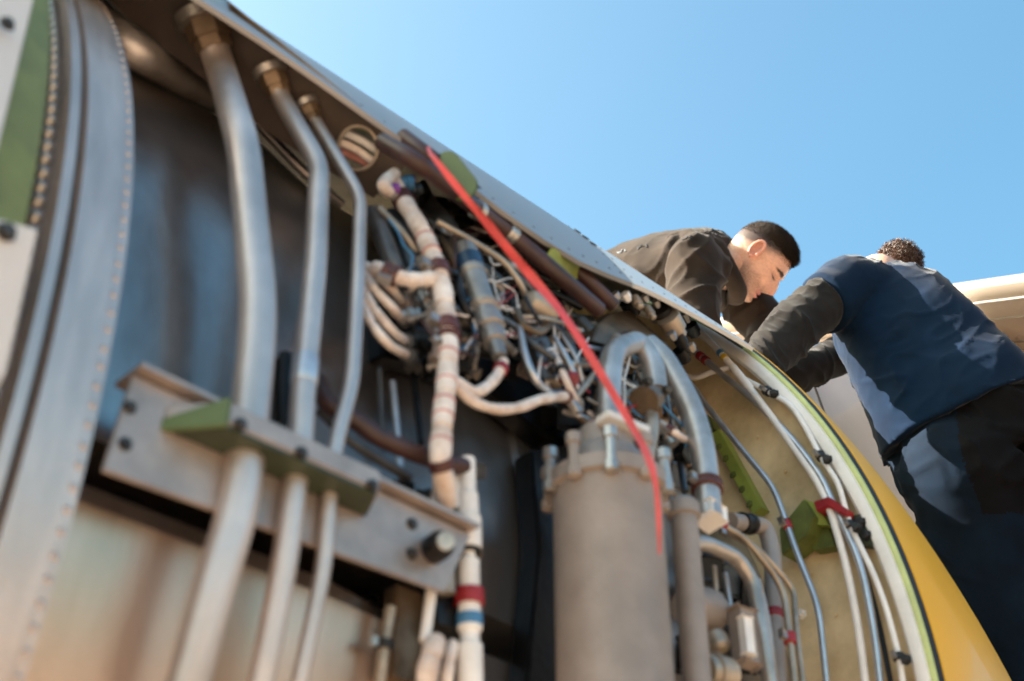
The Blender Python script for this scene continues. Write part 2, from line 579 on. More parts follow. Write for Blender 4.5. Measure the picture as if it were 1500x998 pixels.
ringp = [webpt(hole_c[0] + (hole_r[0] + 2) * math.cos(2 * math.pi * k / 40), hole_c[1] + (hole_r[1] + 2) * math.sin(2 * math.pi * k / 40)) + nrm * .001 for k in range(41)]
v_, f_ = sweep(ringp, [.0022] * 41, 8, False)
mk('hole_rim', v_, f_, 'tan_tube', web)
# wiring seen through the hole
for k, (a, b, c, m_) in enumerate(((( 480, 205), (520, 222), (575, 262), 'harness_white'), ((478, 190), (525, 208), (580, 245), 'tube_white'), ((485, 222), (520, 236), (560, 262), 'harness_red'), ((490, 184), (535, 195), (590, 236), 'green_primer'))):
    tube('hidden_cable', [webpt(*q) - nrm * (.010 + .004 * k) for q in (a, b, c)], 12, m_, ENG, smooth_curve=True, seg=8)
tube('edge_strip', [webpt(150, -148) + nrm * .002, webpt(330, 1) + nrm * .002, webpt(470, 111) + nrm * .002, webpt(610, 225) + nrm * .002], 6, 'bronze', web, seg=8)

# three big pipes at the left
RP = 1.045
def cy(pts, r=RP):
    return [P(x, y, r if len(q) == 2 else q[2]) for q in pts for x, y in (q[:2],)]
def hd_(a, b, d0, c, d, d1):
    return [webpt(a, b) + nrm * d0, webpt(c, d) + nrm * d1]
pa = tube('pipe', hd_(305, 32, .012, 332, 92, .03) + cy([(357, 215), (380, 460), (366, 600), (350, 745), (312, 862), (268, 1030), (215, 1200)]), 59, 'steel_tube', ENG, bend=.05, seg=24, label='thickest grey pipe bending down through the shelf')
pb = tube('pipe', hd_(400, 105, .010, 416, 138, .02) + cy([(468, 242), (462, 390), (444, 570), (440, 650), (430, 720), (419, 812), (385, 990), (330, 1200)]), 38, 'steel_tube', ENG, bend=.03, seg=20, label='middle grey pipe of the three through the shelf')
pc = tube('pipe', hd_(452, 152, .008, 464, 172, .014) + cy([(528, 288), (524, 420), (516, 562), (490, 655), (482, 735), (474, 833), (440, 995), (390, 1200)]), 24, 'steel_tube', ENG, bend=.025, seg=18, label='thinnest grey pipe of the three through the shelf')
for o, x, y, L, k in ((pa, 316, 48, 36, 1.45), (pb, 409, 122, 26, 1.4), (pc, 459, 165, 20, 1.5)):
    p, t, rad = near(o, x, y)
    L = pxm(L, p)
    lathe('hex_nut', p - t * L * .6, t, [(0, rad), (0, rad * k), (L * .7, rad * k), (L * .72, rad * k * .86), (L * 1.2, rad * k * .86), (L * 1.25, rad)], 'bronze', o, 6, sharp=20)
    lathe('collar', p - t * L * 1.1, t, [(0, rad), (0, rad * k * 1.3), (L * .45, rad * k * 1.3), (L * .5, rad)], 'nut_steel', o, 18)
p, t, rad = near(pb, 446, 548)
lathe('sleeve', p - t * .02, t, [(0, rad), (.002, rad * 1.1), (.03, rad * 1.1), (.032, rad)], 'tube_grey', pb, 20)
tube('pipe', [P(379, 183, 1.0), P(446, 253, .99), P(500, 300, .98)], 15, 'case_metal', ENG)

# ---- twin maroon pipes along the top with their oblong guide plates
mp1 = tube('pipe', [P(560, 208, 1.10), P(608, 236, 1.12), P(650, 266, 1.115), P(700, 308, 1.085), P(760, 352, 1.08), P(816, 401, 1.085), P(877, 454, 1.07)], 25, 'maroon', ENG, seg=16, label='lower of the twin maroon pipes under the skin edge')
mp2 = tube('pipe', [P(590, 200, 1.10), P(632, 232, 1.11), P(672, 262, 1.10), P(712, 296, 1.085), P(775, 345, 1.075), P(848, 398, 1.08), P(899, 448, 1.07)], 23, 'maroon', ENG, seg=16, label='upper of the twin maroon pipes under the skin edge')
def oblong(name, pxa, pxb, wpx, r, m, thick, label, parent=ENG):
    a, b = P(*pxa, r), P(*pxb, r)
    ux = (b - a).normalized()
    tgt = (CAM - (a + b) / 2).normalized()
    uy = tgt.cross(ux).normalized()
    rr = pxm(wpx, a) / 2
    pts = []
    for k in range(13):
        t = -math.pi / 2 + math.pi * k / 12
        pts.append(b + ux * math.cos(t) * rr + uy * math.sin(t) * rr)
    for k in range(13):
        t = math.pi / 2 + math.pi * k / 12
        pts.append(a + ux * math.cos(t) * rr + uy * math.sin(t) * rr)
    return slab(name, pts, -tgt * thick, m, parent, label, bev=thick * .2)
oblong('guide_plate', (652, 240), (680, 276), 44, 1.115, 'green_primer', .012, 'dull green oblong plate around the maroon pipes')
oblong('guide_plate', (806, 383), (851, 393), 40, 1.085, 'lime', .012, 'lime green oblong plate around the maroon pipes')
for (x, y) in ((800, 372), (846, 388)):
    lathe('bushing', P(x, y, 1.066), (P(860, 420, 1.06) - P(800, 372, 1.06)), [(-.004, .009), (-.004, .0145), (.004, .0145), (.004, .009)], 'bronze', mp1, 16)
for (x, y, o) in ((702, 305, mp1), (748, 345, mp1)):
    clamp(o, x, y, 16, 'nut_steel', lug=False, grow=1.18)
tube('lime_rod', [P(832, 428, 1.0), P(835, 465, .99)], 17, 'lime', ENG)
tube('pipe', [P(826, 428, 1.02), P(846, 441, 1.015)], 13, 'rubber', ENG)

# ---- taped white harness, its branches and clamps
def tape(k):
    return lambda t: 1.0 + 0.10 * math.sin(t * math.pi * k) ** 2 - (0.20 if (t * k) % 1 < .07 else 0)
HR = 1.06
h1 = tube('wiring_harness', [P(x, y, r) for x, y, r in ((572, 262, 1.05), (592, 296, 1.05), (618, 340, 1.055), (640, 392, 1.06), (649, 430, 1.06), (655, 480, 1.06), (656, 535, 1.06), (650, 600, 1.06), (645, 665, 1.06), (648, 690, 1.055), (655, 740, 1.03))], 28, 'harness_white', ENG, smooth_curve=True, seg=18, rfun=tape(12), label='white taped wiring harness running down the middle')
for x, y, L in ((592, 292, 24), (639, 398, 24), (655, 480, 24), (655, 495, 10)):
    clamp(h1, x, y, L, 'clamp_brown', grow=1.32)
clamp(h1, 646, 680, 16, 'clamp_brown', grow=1.25, lug=False)
for i, (x, y) in enumerate(((622, 350), (630, 372), (648, 560), (652, 590), (646, 612), (643, 650), (652, 520))):
    p, t, rad = near(h1, x, y)
    lathe('tape_mark', p - t * .002, t, [(0, rad * .5), (0, rad * 1.12), (.0028, rad * 1.12), (.0028, rad * .5)], 'harness_red', h1, 18)
hb = tube('wiring_harness', [P(548, 392, 1.03), P(572, 402, 1.045), (P(600, 410, 1.05)), P(640, 408, 1.06)], 22, 'harness_white', ENG, smooth_curve=True, rfun=tape(4), label='short white harness branch joining from the left')
clamp(hb, 572, 402, 24, 'clamp_brown', grow=1.5)
for a, b, c, d in (((535, 388), (552, 402), (575, 425), (590, 445)), ((533, 400), (550, 425), (578, 455), (592, 470)), ((530, 420), (548, 452), (575, 485), (594, 500)), ((528, 440), (545, 475), (570, 505), (596, 520))):
    hh = tube('sense_hose', [P(*a, 1.02), P(*b, 1.03), P(*c, 1.03), P(*d, 1.01)], 13, 'harness_white', ENG, smooth_curve=True, rfun=tape(3))
    lathe('hose_end', P(*d, 1.012), P(*d, 1.012) - P(*c, 1.03), [(0, .009), (.012, .009), (.013, .0065), (.022, .0065)], 'grey_part', hh, 6)
tube('manifold_block', [P(596, 425, 1.0), P(604, 480, .995), P(606, 540, .99)], 26, 'grey_part', ENG)
hc = tube('wiring_harness', [P(663, 556, 1.06), P(693, 574, 1.06), P(713, 567, 1.06), P(729, 549, 1.06), P(738, 529, 1.06)], 16, 'harness_white', ENG, smooth_curve=True, rfun=tape(4), label='small white harness loop rising to the blue banded actuator')
clamp(hc, 732, 540, 14, 'clamp_red', grow=1.4, lug=False)
hd = tube('wiring_harness', [P(665, 562, 1.06), P(690, 586, 1.06), P(724, 599, 1.06), P(760, 597, 1.06), P(794, 585, 1.06), P(836, 580, 1.05)], 15, 'harness_white', ENG, smooth_curve=True, rfun=tape(5), label='thin white harness sagging to the right')
clamp(hd, 832, 580, 26, 'clamp_brown', grow=1.6)

# ---- blue banded actuator
pts = [P(680, 362, 1.06), P(732, 523, 1.06)]
ax = (pts[1] - pts[0])
L = ax.length
k = pxm(1, pts[0])
act = lathe('actuator', pts[0], ax, [(0, 6 * k), (0, 15 * k), (.04 * L, 18 * k), (.10 * L, 18 * k), (.11 * L, 19 * k), (.24 * L, 19 * k), (.25 * L, 18 * k), (.55 * L, 18 * k), (.56 * L, 21 * k), (.60 * L, 21 * k), (.61 * L, 17 * k), (.66 * L, 17 * k), (.67 * L, 21 * k), (.76 * L, 21 * k), (.77 * L, 16 * k), (.80 * L, 18 * k), (.88 * L, 17 * k), (.89 * L, 12 * k), (L, 10 * k)], 'actuator_steel', ENG, 24, label='grey cylindrical actuator with a dark blue band')
lathe('blue_band', pts[0] + ax * .12, ax, [(0, 17 * k), (0, 19.6 * k), (.11 * L, 19.6 * k), (.11 * L, 17 * k)], 'blue_band', act, 24)
lathe('copper_ring', pts[0] + ax * .565, ax, [(0, 15 * k), (0, 21.8 * k), (.025 * L, 21.8 * k), (.025 * L, 15 * k)], 'tan_tube', act, 24)
lathe('copper_ring', pts[0] + ax * .26, ax, [(0, 15 * k), (0, 19 * k), (.03 * L, 19 * k), (.03 * L, 15 * k)], 'tan_tube', act, 24)
tgt = (CAM - pts[0]).normalized()
box('name_plate', pts[0] + ax * .42 + tgt * 17.6 * k, ax, tgt.cross(ax), .2 * L, 11 * k, 2 * k, 'blue_grey', act)

# ---- dull hoses, boxes and fittings in the middle of the case
tube('hose', [P(546, 312, 1.02), P(560, 345, 1.03), P(575, 385, 1.03), P(590, 420, 1.02)], 28, 'grey_part', ENG, smooth_curve=True)
tube('hose', [P(575, 318, 1.02), P(592, 350, 1.03), P(606, 395, 1.03), P(612, 430, 1.02)], 30, 'blue_grey', ENG, smooth_curve=True)
tube('hose', [P(625, 300, 1.03), P(650, 330, 1.04), P(668, 362, 1.04)], 34, 'grey_part', ENG, smooth_curve=True)
tube('hose', [P(556, 305, 1.04), P(590, 340, 1.045), P(612, 372, 1.04)], 10, 'tan_tube', ENG)
tube('hose', [P(640, 325, 1.06), P(690, 352, 1.065), P(740, 384, 1.065), P(762, 415, 1.06), P(772, 438, 1.05)], 10, 'tan_tube', ENG, bend=.03, label='thin tan tube crossing behind the ribbon')
tube('hose', [P(745, 390, 1.05), P(768, 412, 1.06), P(790, 440, 1.05)], 9, 'grey_part', ENG)
for pts_, w_, m_ in ((((605, 292), (650, 300), (712, 318)), 20, 'rubber'), (((640, 322), (690, 325), (745, 335)), 18, 'rubber'), (((650, 345), (700, 345), (765, 372)), 16, 'maroon'), (((688, 362), (730, 360), (790, 395)), 12, 'rubber'), (((730, 400), (765, 395), (800, 410)), 14, 'dark_part'), (((620, 270), (640, 300), (690, 302)), 14, 'dark_part'), (((760, 420), (800, 425), (850, 450)), 12, 'dark_part'), (((700, 385), (740, 420), (760, 470)), 15, 'blue_grey'), (((800, 470), (830, 500), (850, 545)), 16, 'grey_part'), (((850, 470), (880, 510), (872, 560)), 20, 'grey_part'), (((845, 500), (866, 540), (862, 600)), 14, 'dark_part')):
    hz = tube('hose', [P(x, y, 1.035) for x, y in pts_], w_, m_, ENG, smooth_curve=True)
    if m_ == 'rubber':
        clamp(hz, *pts_[1], 9, 'nut_steel', lug=False, grow=1.12)
for x, y, s, m_ in ((586, 268, 15, 'light_blue'), (602, 277, 12, 'blue_grey'), (572, 276, 10, 'purple'), (598, 262, 8, 'purple')):
    p = P(x, y, 1.055)
    q = lathe('plug_connector', p, Vector((.7, -.2, .3)), [(0, pxm(s * .6, p)), (pxm(s * .6, p), pxm(s * .6, p)), (pxm(s * .62, p), pxm(s * .8, p)), (pxm(s * 1.2, p), pxm(s * .8, p)), (pxm(s * 1.2, p), pxm(s * .4, p))], m_, ENG, 12)
tube('white_sleeve', [P(578, 255, 1.06), P(562, 270, 1.055), P(570, 282, 1.05)], 20, 'harness_white', ENG, smooth_curve=True)
fb = P(794, 455, 1.055)
lathe('valve_body', P(770, 438, 1.055), P(818, 470, 1.055) - P(770, 438, 1.055), [(0, .006), (.004, .014), (.012, .017), (.03, .018), (.04, .015), (.046, .009)], 'tan_tube', ENG, 18, label='tan egg shaped valve body beside the ribbon')
tube('hook', [P(755, 455, 1.05), P(768, 478, 1.055), P(790, 486, 1.055), P(806, 474, 1.05)], 13, 'bronze', ENG, smooth_curve=True)
tube('strap', [P(770, 436, 1.07), P(780, 456, 1.076), P(792, 474, 1.07)], 7, 'rubber', ENG, smooth_curve=True)
bl = slab('bolted_block', [P(777, 495, 1.05), P(803, 492, 1.05), P(826, 555, 1.05), P(797, 556, 1.05)], Vector((.01, .035, .02)), 'grey_part', ENG, 'grey block with two dark bolts', bev=.002)
for x, y in ((791, 508), (807, 543)):
    bolt(P(x, y, 1.05), radial(P(x, y, 1.05)), .005, .007, 'bolt_dark', bl)
tube('hose', [P(761, 480, 1.05), P(770, 522, 1.065), P(786, 558, 1.065), P(804, 575, 1.055)], 11, 'tube_grey', ENG, smooth_curve=True)
tube('hose', [P(811, 493, 1.05), P(833, 530, 1.06), P(846, 570, 1.05)], 8, 'tube_grey', ENG, smooth_curve=True)
tube('hose', [P(822, 490, 1.05), P(843, 524, 1.058), P(853, 560, 1.05)], 6, 'steel_tube', ENG, smooth_curve=True)
hq = tube('hose', [P(836, 590, 1.05), P(858, 565, 1.055), P(868, 550, 1.05)], 9, 'tan_tube', ENG)
lathe('red_cap', P(826, 552, 1.05), Vector((.2, -.6, -.4)), [(0, .009), (.015, .009), (.018, .006)], 'clamp_red', ENG, 14)
tube('hose', [P(838, 602, 1.04), P(860, 620, 1.045)], 11, 'bronze', ENG)
box('fitting', P(848, 545, 1.02), Vector((1, 0, 0)), Vector((0, .5, 1)), .03, .05, .03, 'dark_part', ENG)
for (x, y, s, m_) in ((700, 455, 26, 'dark_part'), (690, 500, 30, 'blue_grey'), (745, 470, 24, 'grey_part'), (756, 505, 20, 'dark_part'), (610, 505, 26, 'blue_grey'), (640, 545, 20, 'dark_part'), (820, 610, 26, 'dark_part'), (850, 640, 22, 'blue_grey'), (660, 330, 24, 'blue_grey'), (735, 430, 22, 'dark_part'), (880, 545, 22, 'dark_part'), (740, 545, 16, 'dark_part')):
    p = P(x, y, 1.0)
    s_ = pxm(s, p)
    box('accessory_box', p, Vector((.9, .1 * random.uniform(-1, 1), .3)), Vector((0, -.3, 1)), s_ * random.uniform(.9, 1.5), s_ * 1.3, s_ * 1.2, m_, ENG, bev=.16)
for x0, y0, x1, y1, w_, m_ in ((575, 560, 588, 702, 11, 'tube_grey'), (602, 520, 617, 650, 10, 'dark_part'), (556, 540, 560, 640, 8, 'grey_part')):
    tube('rod', [P(x0, y0, .985), P(x1, y1, .985)], w_, m_, ENG)

# ---- brown hose across the case
bh = tube('hose', [P(466, 560, 1.0), P(480, 590, 1.02), P(523, 618, 1.03), P(560, 643, 1.035), (P(622, 669, 1.035)), P(680, 684, 1.03)], 28, 'maroon', ENG, smooth_curve=True, label='thick brown hose curving under the harness')
tube('hose', [P(468, 600, .99), P(520, 650, 1.0), P(600, 700, .995)], 16, 'grey_part', ENG, smooth_curve=True)
tube('hose', [P(418, 520, .98), P(416, 590, .98), P(420, 640, .98)], 20, 'dark_part', ENG)

# ---- connector column under the harness
cc = [P(684, 672, 1.03), P(690, 1030, 1.03)]
ax = cc[1] - cc[0]
L = ax.length
k = pxm(1, cc[0].lerp(cc[1], .4))
col = lathe('connector_column', cc[0], ax, [(0, 9 * k), (0, 12 * k), (.02 * L, 13 * k), (.15 * L, 13 * k), (.16 * L, 16 * k), (.25 * L, 17 * k), (.26 * L, 20 * k), (.39 * L, 20 * k), (.40 * L, 10 * k), (.43 * L, 10 * k), (.44 * L, 16 * k), (.56 * L, 16 * k), (.57 * L, 15 * k), (.66 * L, 17 * k), (.72 * L, 18 * k), (.73 * L, 14 * k), (.77 * L, 14 * k), (.78 * L, 18 * k), (.95 * L, 18 * k), (L, 14 * k)], 'tube_white', ENG, 22, label='white connector column below the harness')
lathe('clamp', cc[0] + ax * .56, ax, [(0, 14 * k), (0, 22 * k), (.06 * L, 22 * k), (.06 * L, 14 * k)], 'clamp_red', col, 20)
lathe('blue_band', cc[0] + ax * .66, ax, [(0, 15 * k), (0, 19 * k), (.045 * L, 19 * k), (.045 * L, 15 * k)], 'light_blue', col, 20)
lathe('black_band', cc[0] + ax * .395, ax, [(0, 9 * k), (0, 19 * k), (.012 * L, 19 * k), (.012 * L, 9 * k)], 'rubber', col, 20)
lathe('tan_collar', cc[0] + ax * .27 + Vector((.012, .012, 0)), ax, [(0, 10 * k), (0, 20 * k), (.12 * L, 20 * k), (.12 * L, 10 * k)], 'tan_tube', col, 20)
p = P(647, 797, 1.058)
kn = lathe('knob', p, Vector((-.35, -.9, -.2)), [(-.03, .010), (-.03, .0135), (-.002, .0135), (.002, .011), (.006, .010), (.007, .006), (.010, .005)], 'dark_part', ENG, 18, label='round dark knob at the bracket end')
lathe('knob_face', p + Vector((-.35, -.9, -.2)).normalized() * .009, Vector((-.35, -.9, -.2)), [(0, .004), (.0015, .009), (.003, .008)], 'nut_steel', kn, 12)
for x0, y0, x1, y1, w_, m_ in ((650, 700, 640, 745, 26, 'harness_white'), (668, 700, 669, 745, 14, 'tube_white'), (632, 866, 622, 940, 17, 'tube_white'), (652, 815, 655, 870, 26, 'tan_tube')):
    tube('sleeve_tube', [P(x0, y0, 1.02), P(x1, y1, 1.02)], w_, m_, ENG)
tube('wiring_harness', [P(640, 935, 1.03), P(628, 975, 1.035), P(618, 1040, 1.03)], 30, 'harness_white', ENG, smooth_curve=True, rfun=tape(3))
tube('wiring_harness', [P(664, 940, 1.02), P(656, 985, 1.025), P(650, 1040, 1.02)], 17, 'harness_white', ENG, smooth_curve=True, rfun=tape(3))
box('junction_box', P(650, 880, .995), Vector((1, 0, .1)), Vector((0, .1, 1)), .05, .07, .03, 'dark_part', ENG)
rd = tube('rod', [P(572, 890, 1.0), P(563, 945, 1.0), P(553, 1030, 1.0)], 18, 'tan_tube', ENG)
clamp(rd, 566, 945, 14, 'rubber', grow=1.6)
box('bronze_block', P(594, 935, .985), Vector((1, 0, 0)), Vector((0, 0, 1)), .04, .09, .02, 'bronze', ENG)  # plain bronze-coloured block next to the tan rod
for (x, y, s, m_) in ((590, 720, 18, 'dark_part'), (625, 735, 20, 'blue_grey'), (665, 770, 26, 'tan_tube'), (700, 690, 14, 'grey_part')):
    p = P(x, y, .99)
    s_ = pxm(s, p)
    box('accessory_box', p, Vector((.9, .1, .2)), Vector((0, -.3, 1)), s_ * 1.2, s_ * 1.4, s_, m_, ENG, bev=.16)

# ---- grey canister with flanged and bolted head
ct = DP(888, 700, 1.50)
cr = pxm(79, ct)
Zd = Vector((0, 0, -1))
can = lathe('canister', ct, Zd, [(-.030, .030), (-.028, cr * .62), (-.020, cr * .72), (-.006, cr * .80), (0, cr * .98), (.004, cr * 1.0), (.006, cr * 1.14), (.022, cr * 1.14), (.024, cr * 1.02), (.034, cr * 1.02), (.040, cr), (.30, cr), (.42, cr), (.47, cr * .85)], 'canister', ENG, 48, label='large grey cylinder with bolted flange at its top')
lathe('neck', ct + Vector((0, 0, .026)), Vector((0, 0, 1)), [(0, cr * .58), (.012, cr * .56), (.03, cr * .48), (.031, cr * .3)], 'canister', can, 28)
box('top_plate', ct + Vector((-.004, -.03, .050)), Vector((1, -.15, 0)), Vector((0, 1, 0)), cr * 1.0, cr * .4, .008, 'rim_white', can)
for k_ in range(10):
    a = 2 * math.pi * (k_ + .3) / 10
    q = ct + Vector((math.cos(a) * cr * 1.10, math.sin(a) * cr * 1.10, -.030))
    lathe('flange_bolt', q, Vector((0, 0, 1)), [(0, .005), (.002, .0085), (.012, .0085), (.013, .006), (.040, .006), (.041, .0085), (.052, .0085), (.054, .005)], 'canister' if k_ % 2 else 'nut_steel', can, 8)
lathe('clamp_band', ct + Vector((0, 0, -.004)), Zd, [(0, cr * .9), (0, cr * 1.03), (.008, cr * 1.03), (.008, cr * .9)], 'rim_white', can, 40)
c2 = DP(1001, 748, 1.56)
r2 = pxm(20, c2)
lathe('canister', c2 + Vector((0, 0, .012)), Zd, [(0, r2 * .5), (0, r2 * .9), (.006, r2 * 1.25), (.02, r2 * 1.25), (.022, r2), (.36, r2)], 'canister', ENG, 28, label='slim grey cylinder right of the large one')

# ---- big bent ducts over the canister
u1 = tube('bent_duct', [P(893, 650, 1.05), P(892, 560, 1.06), P(898, 512, 1.06), P(935, 500, 1.06), P(958, 535, 1.06), P(962, 575, 1.05)], 33, 'alu_tube', ENG, bend=.035, seg=20, label='aluminium U bend above the large cylinder')
u2 = tube('bent_duct', [P(948, 505, 1.06), P(972, 526, 1.065), P(1010, 590, 1.065), P(1030, 655, 1.065), P(1040, 760, 1.06)], 36, 'alu_tube', ENG, bend=.08, seg=20, label='long aluminium duct bending down beside the khaki bulkhead')
clamp(u2, 1035, 714, 18, 'clamp_brown', grow=1.25)
p, t, rad = near(u2, 1044, 755)
box('square_nut', p, t, Vector((1, 0, 0)), .02, rad * 1.7, rad * 1.7, 'tube_white', u2, bev=.12)
lathe('coupling', P(944, 588, 1.06), P(975, 574, 1.06) - P(944, 588, 1.06), [(-.004, .01), (-.004, .019), (.012, .019), (.014, .016), (.026, .016), (.03, .010)], 'bronze', ENG, 18, label='bronze coupling between the two aluminium ducts')
nk = tube('neck_pipe', [P(954, 598, 1.055), P(956, 630, 1.06), P(944, 690, 1.055)], 21, 'tan_tube', ENG, bend=.03)
lathe('collar', P(953, 598, 1.055), P(956, 630, 1.06) - P(953, 598, 1.055), [(-.004, .006), (-.004, .014), (.014, .014), (.014, .006)], 'bronze', nk, 18)
for x, y in ((975, 572), (948, 560)):
    bolt(P(x, y, 1.085), Vector((-.2, -.8, -.3)), .005, .008, 'bolt_dark', u2)
slab('bronze_bracket', [P(868, 500, 1.05), P(876, 476, 1.05), P(898, 457, 1.05), P(922, 455, 1.05), P(980, 505, 1.05), P(972, 513, 1.05), P(925, 484, 1.05), P(906, 490, 1.05), P(896, 508, 1.05)], Vector((.01, .03, .015)), 'bronze', ENG, 'folded bronze bracket above the aluminium ducts', bev=.0015)
lathe('stub', P(905, 505, 1.055), P(903, 488, 1.055) - P(905, 505, 1.055), [(0, .010), (.012, .010), (.013, .006), (.022, .006)], 'tan_tube', ENG, 14)
# fittings by the rim
def fit(x, y, r, d, s, m_, nm='fitting', seg=14, L=1.0):
    p = P(x, y, r)
    s_ = pxm(s, p) / 2
    return lathe(nm, p, Vector(d), [(-s_ * L, s_ * .7), (-s_ * L, s_), (s_ * L * .2, s_), (s_ * L * .25, s_ * .75), (s_ * L * .8, s_ * .75), (s_ * L, s_ * .4)], m_, ENG, seg)
XA = (.8, .2, -.35)
for a in ((918, 436, 1.08, XA, 15, 'tube_white', 'hex_nut', 6), (903, 434, 1.075, XA, 12, 'tube_grey', 'hex_nut', 6), (934, 444, 1.08, (.1, -.4, -.9), 15, 'tan_tube', 'fitting', 14, 1.6), (953, 459, 1.075, (.3, -.3, -.9), 13, 'tan_tube', 'fitting', 14, 1.8), (946, 438, 1.085, XA, 12, 'tube_grey', 'hex_nut', 6), (962, 446, 1.085, XA, 12, 'nut_steel', 'hex_nut', 6), (987, 480, 1.07, XA, 36, 'tan_tube', 'fitting', 18, 1.1), (1005, 466, 1.075, XA, 13, 'nut_steel', 'hex_nut', 6, 1.3), (998, 501, 1.06, XA, 20, 'dark_part', 'plug_connector', 14, 1.4), (1013, 510, 1.06, XA, 14, 'tan_tube', 'hex_nut', 6), (985, 493, 1.065, XA, 14, 'nut_steel', 'hex_nut', 6), (978, 470, 1.04, XA, 28, 'dark_part', 'fitting', 16), (925, 452, 1.05, XA, 26, 'dark_part', 'fitting', 16), (1015, 485, 1.05, XA, 22, 'blue_grey', 'fitting', 12), (890, 436, 1.06, XA, 14, 'dark_part', 'fitting', 10), (1000, 522, 1.03, XA, 24, 'dark_part', 'fitting', 12)):
    fit(*a)
p = P(968, 458, 1.075)
s_ = pxm(17, p)
lathe('black_coupling', p, Vector((.75, .3, -.25)), [(-s_ * .5, s_ * .55), (-s_ * .5, s_), (s_ * .1, s_), (s_ * .12, s_ * .8)], 'rubber', ENG, 22, label='black ring coupling near the rim')
lathe('grey_ring', p + Vector((.75, .3, -.25)).normalized() * s_ * .1, Vector((.75, .3, -.25)), [(0, s_ * .8), (0, s_ * 1.12), (s_ * .25, s_ * 1.12), (s_ * .25, s_ * .8)], 'nut_steel', ENG, 22)

# ---- pipes and units at lower right
RR = 1.0
def q(pts, r=RR): return [P(x, y, r) for x, y in pts]
l1 = tube('pipe', q([(975, 715), (991, 726), (1052, 766), (1091, 788), (1134, 841), (1149, 872), (1156, 927), (1164, 1000), (1170, 1080)], 1.02), 10, 'tan_tube', ENG, bend=.02, label='thin tan tube descending beside the large cylinder')
l2 = tube('pipe', q([(1060, 775), (1113, 806), (1145, 842), (1163, 866), (1167, 927), (1176, 1000), (1180, 1080)], 1.01), 9, 'tan_tube', ENG, bend=.02, label='second thin tan tube right beside the first')
clamp(l1, 1156, 936, 17, 'clamp_red', grow=1.9)
clamp(l1, 1053, 772, 14, 'clamp_red', grow=1.8)
clamp(l1, 1019, 740, 11, 'clamp_red', grow=1.6, lug=False)
l3 = tube('pipe', q([(1000, 800), (1027, 793), (1080, 817), (1103, 852), (1113, 909), (1128, 1000), (1140, 1080)], 1.03), 23, 'alu_tube', ENG, bend=.03, label='pale pipe bending down in front of the motor')
tube('pipe', q([(1108, 850), (1122, 905), (1134, 1000), (1142, 1080)], 1.015), 14, 'alu_tube', ENG, bend=.05)
el = tube('pipe', q([(1070, 764), (1122, 771), (1132, 815), (1134, 891), (1139, 1000), (1144, 1080)], .985), 27, 'canister', ENG, bend=.022, seg=18, label='grey elbow pipe with a red band')
clamp(el, 1137, 902, 16, 'clamp_red', grow=1.08, lug=False)
p, t, rad = near(el, 1092, 767)
lathe('coupling', p - t * .012, t, [(0, rad), (0, rad * 1.25), (.006, rad * 1.25), (.007, rad * 1.12), (.018, rad * 1.12), (.019, rad * 1.25), (.026, rad * 1.25), (.026, rad)], 'dark_part', el, 18)
mo = lathe('motor', P(1015, 888, 1.0), P(1070, 905, 1.0) - P(1015, 888, 1.0), [(-.01, .01), (-.01, .024), (.02, .026), (.03, .026), (.032, .022), (.044, .02), (.048, .010)], 'canister', ENG, 24, label='short fat grey motor behind the pale pipe')
lathe('knob', P(1046, 930, 1.01), Vector((.1, -.3, -.9)), [(0, .012), (.008, .014), (.018, .013), (.022, .008)], 'tan_tube', mo, 14)
bx = box('sensor_box', P(1091, 934, 1.035), P(1097, 985, 1.035) - P(1087, 890, 1.035), Vector((1, -.2, .1)), 0.066, .025, .012, 'canister', ENG, bev=.42, label='pale upright sensor box')
box('oval_boss', P(1094, 932, 1.044), P(1097, 985, 1.035) - P(1087, 890, 1.035), Vector((1, -.2, .1)), 0.044, .013, .006, 'tube_white', bx, bev=.45)
lathe('valve_cap', P(1040, 985, 1.02), P(1085, 992, 1.02) - P(1040, 985, 1.02), [(-.012, .018), (-.002, .02), (-.001, .023), (.006, .023), (.007, .02), (.03, .02), (.034, .014)], 'tan_tube', ENG, 20)
for (x, y, s, m_) in ((1030, 840, 30, 'dark_part'), (1060, 850, 28, 'blue_grey'), (1018, 870, 26, 'dark_part'), (1085, 870, 26, 'dark_part'), (1015, 680, 30, 'dark_part'), (995, 660, 24, 'blue_grey'), (975, 640, 26, 'dark_part'), (1000, 625, 22, 'maroon'), (1110, 960, 30, 'dark_part'), (1060, 940, 24, 'dark_part'), (985, 700, 22, 'grey_part'), (1020, 960, 30, 'dark_part'), (945, 640, 26, 'dark_part'), (910, 600, 26, 'dark_part'), (930, 570, 24, 'blue_grey')):
    p = P(x, y, .965)
    s_ = pxm(s, p)
    box('accessory_box', p, Vector((.9, .1 * random.uniform(-1, 1), .2)), Vector((0, -.3, 1)), s_ * 1.2, s_ * 1.5, s_ * 1.2, m_, ENG, bev=.16)
for x0, y0, x1, y1, w_, m_ in ((985, 610, 1003, 720, 10, 'blue_grey'), (968, 640, 985, 735, 12, 'tube_grey'), (1062, 840, 1072, 900, 8, 'tube_grey'), (1046, 830, 1050, 880, 8, 'tan_tube'), (985, 662, 1010, 682, 10, 'bronze')):
    tube('rod', [P(x0, y0, 1.005), P(x1, y1, 1.005)], w_, m_, ENG)

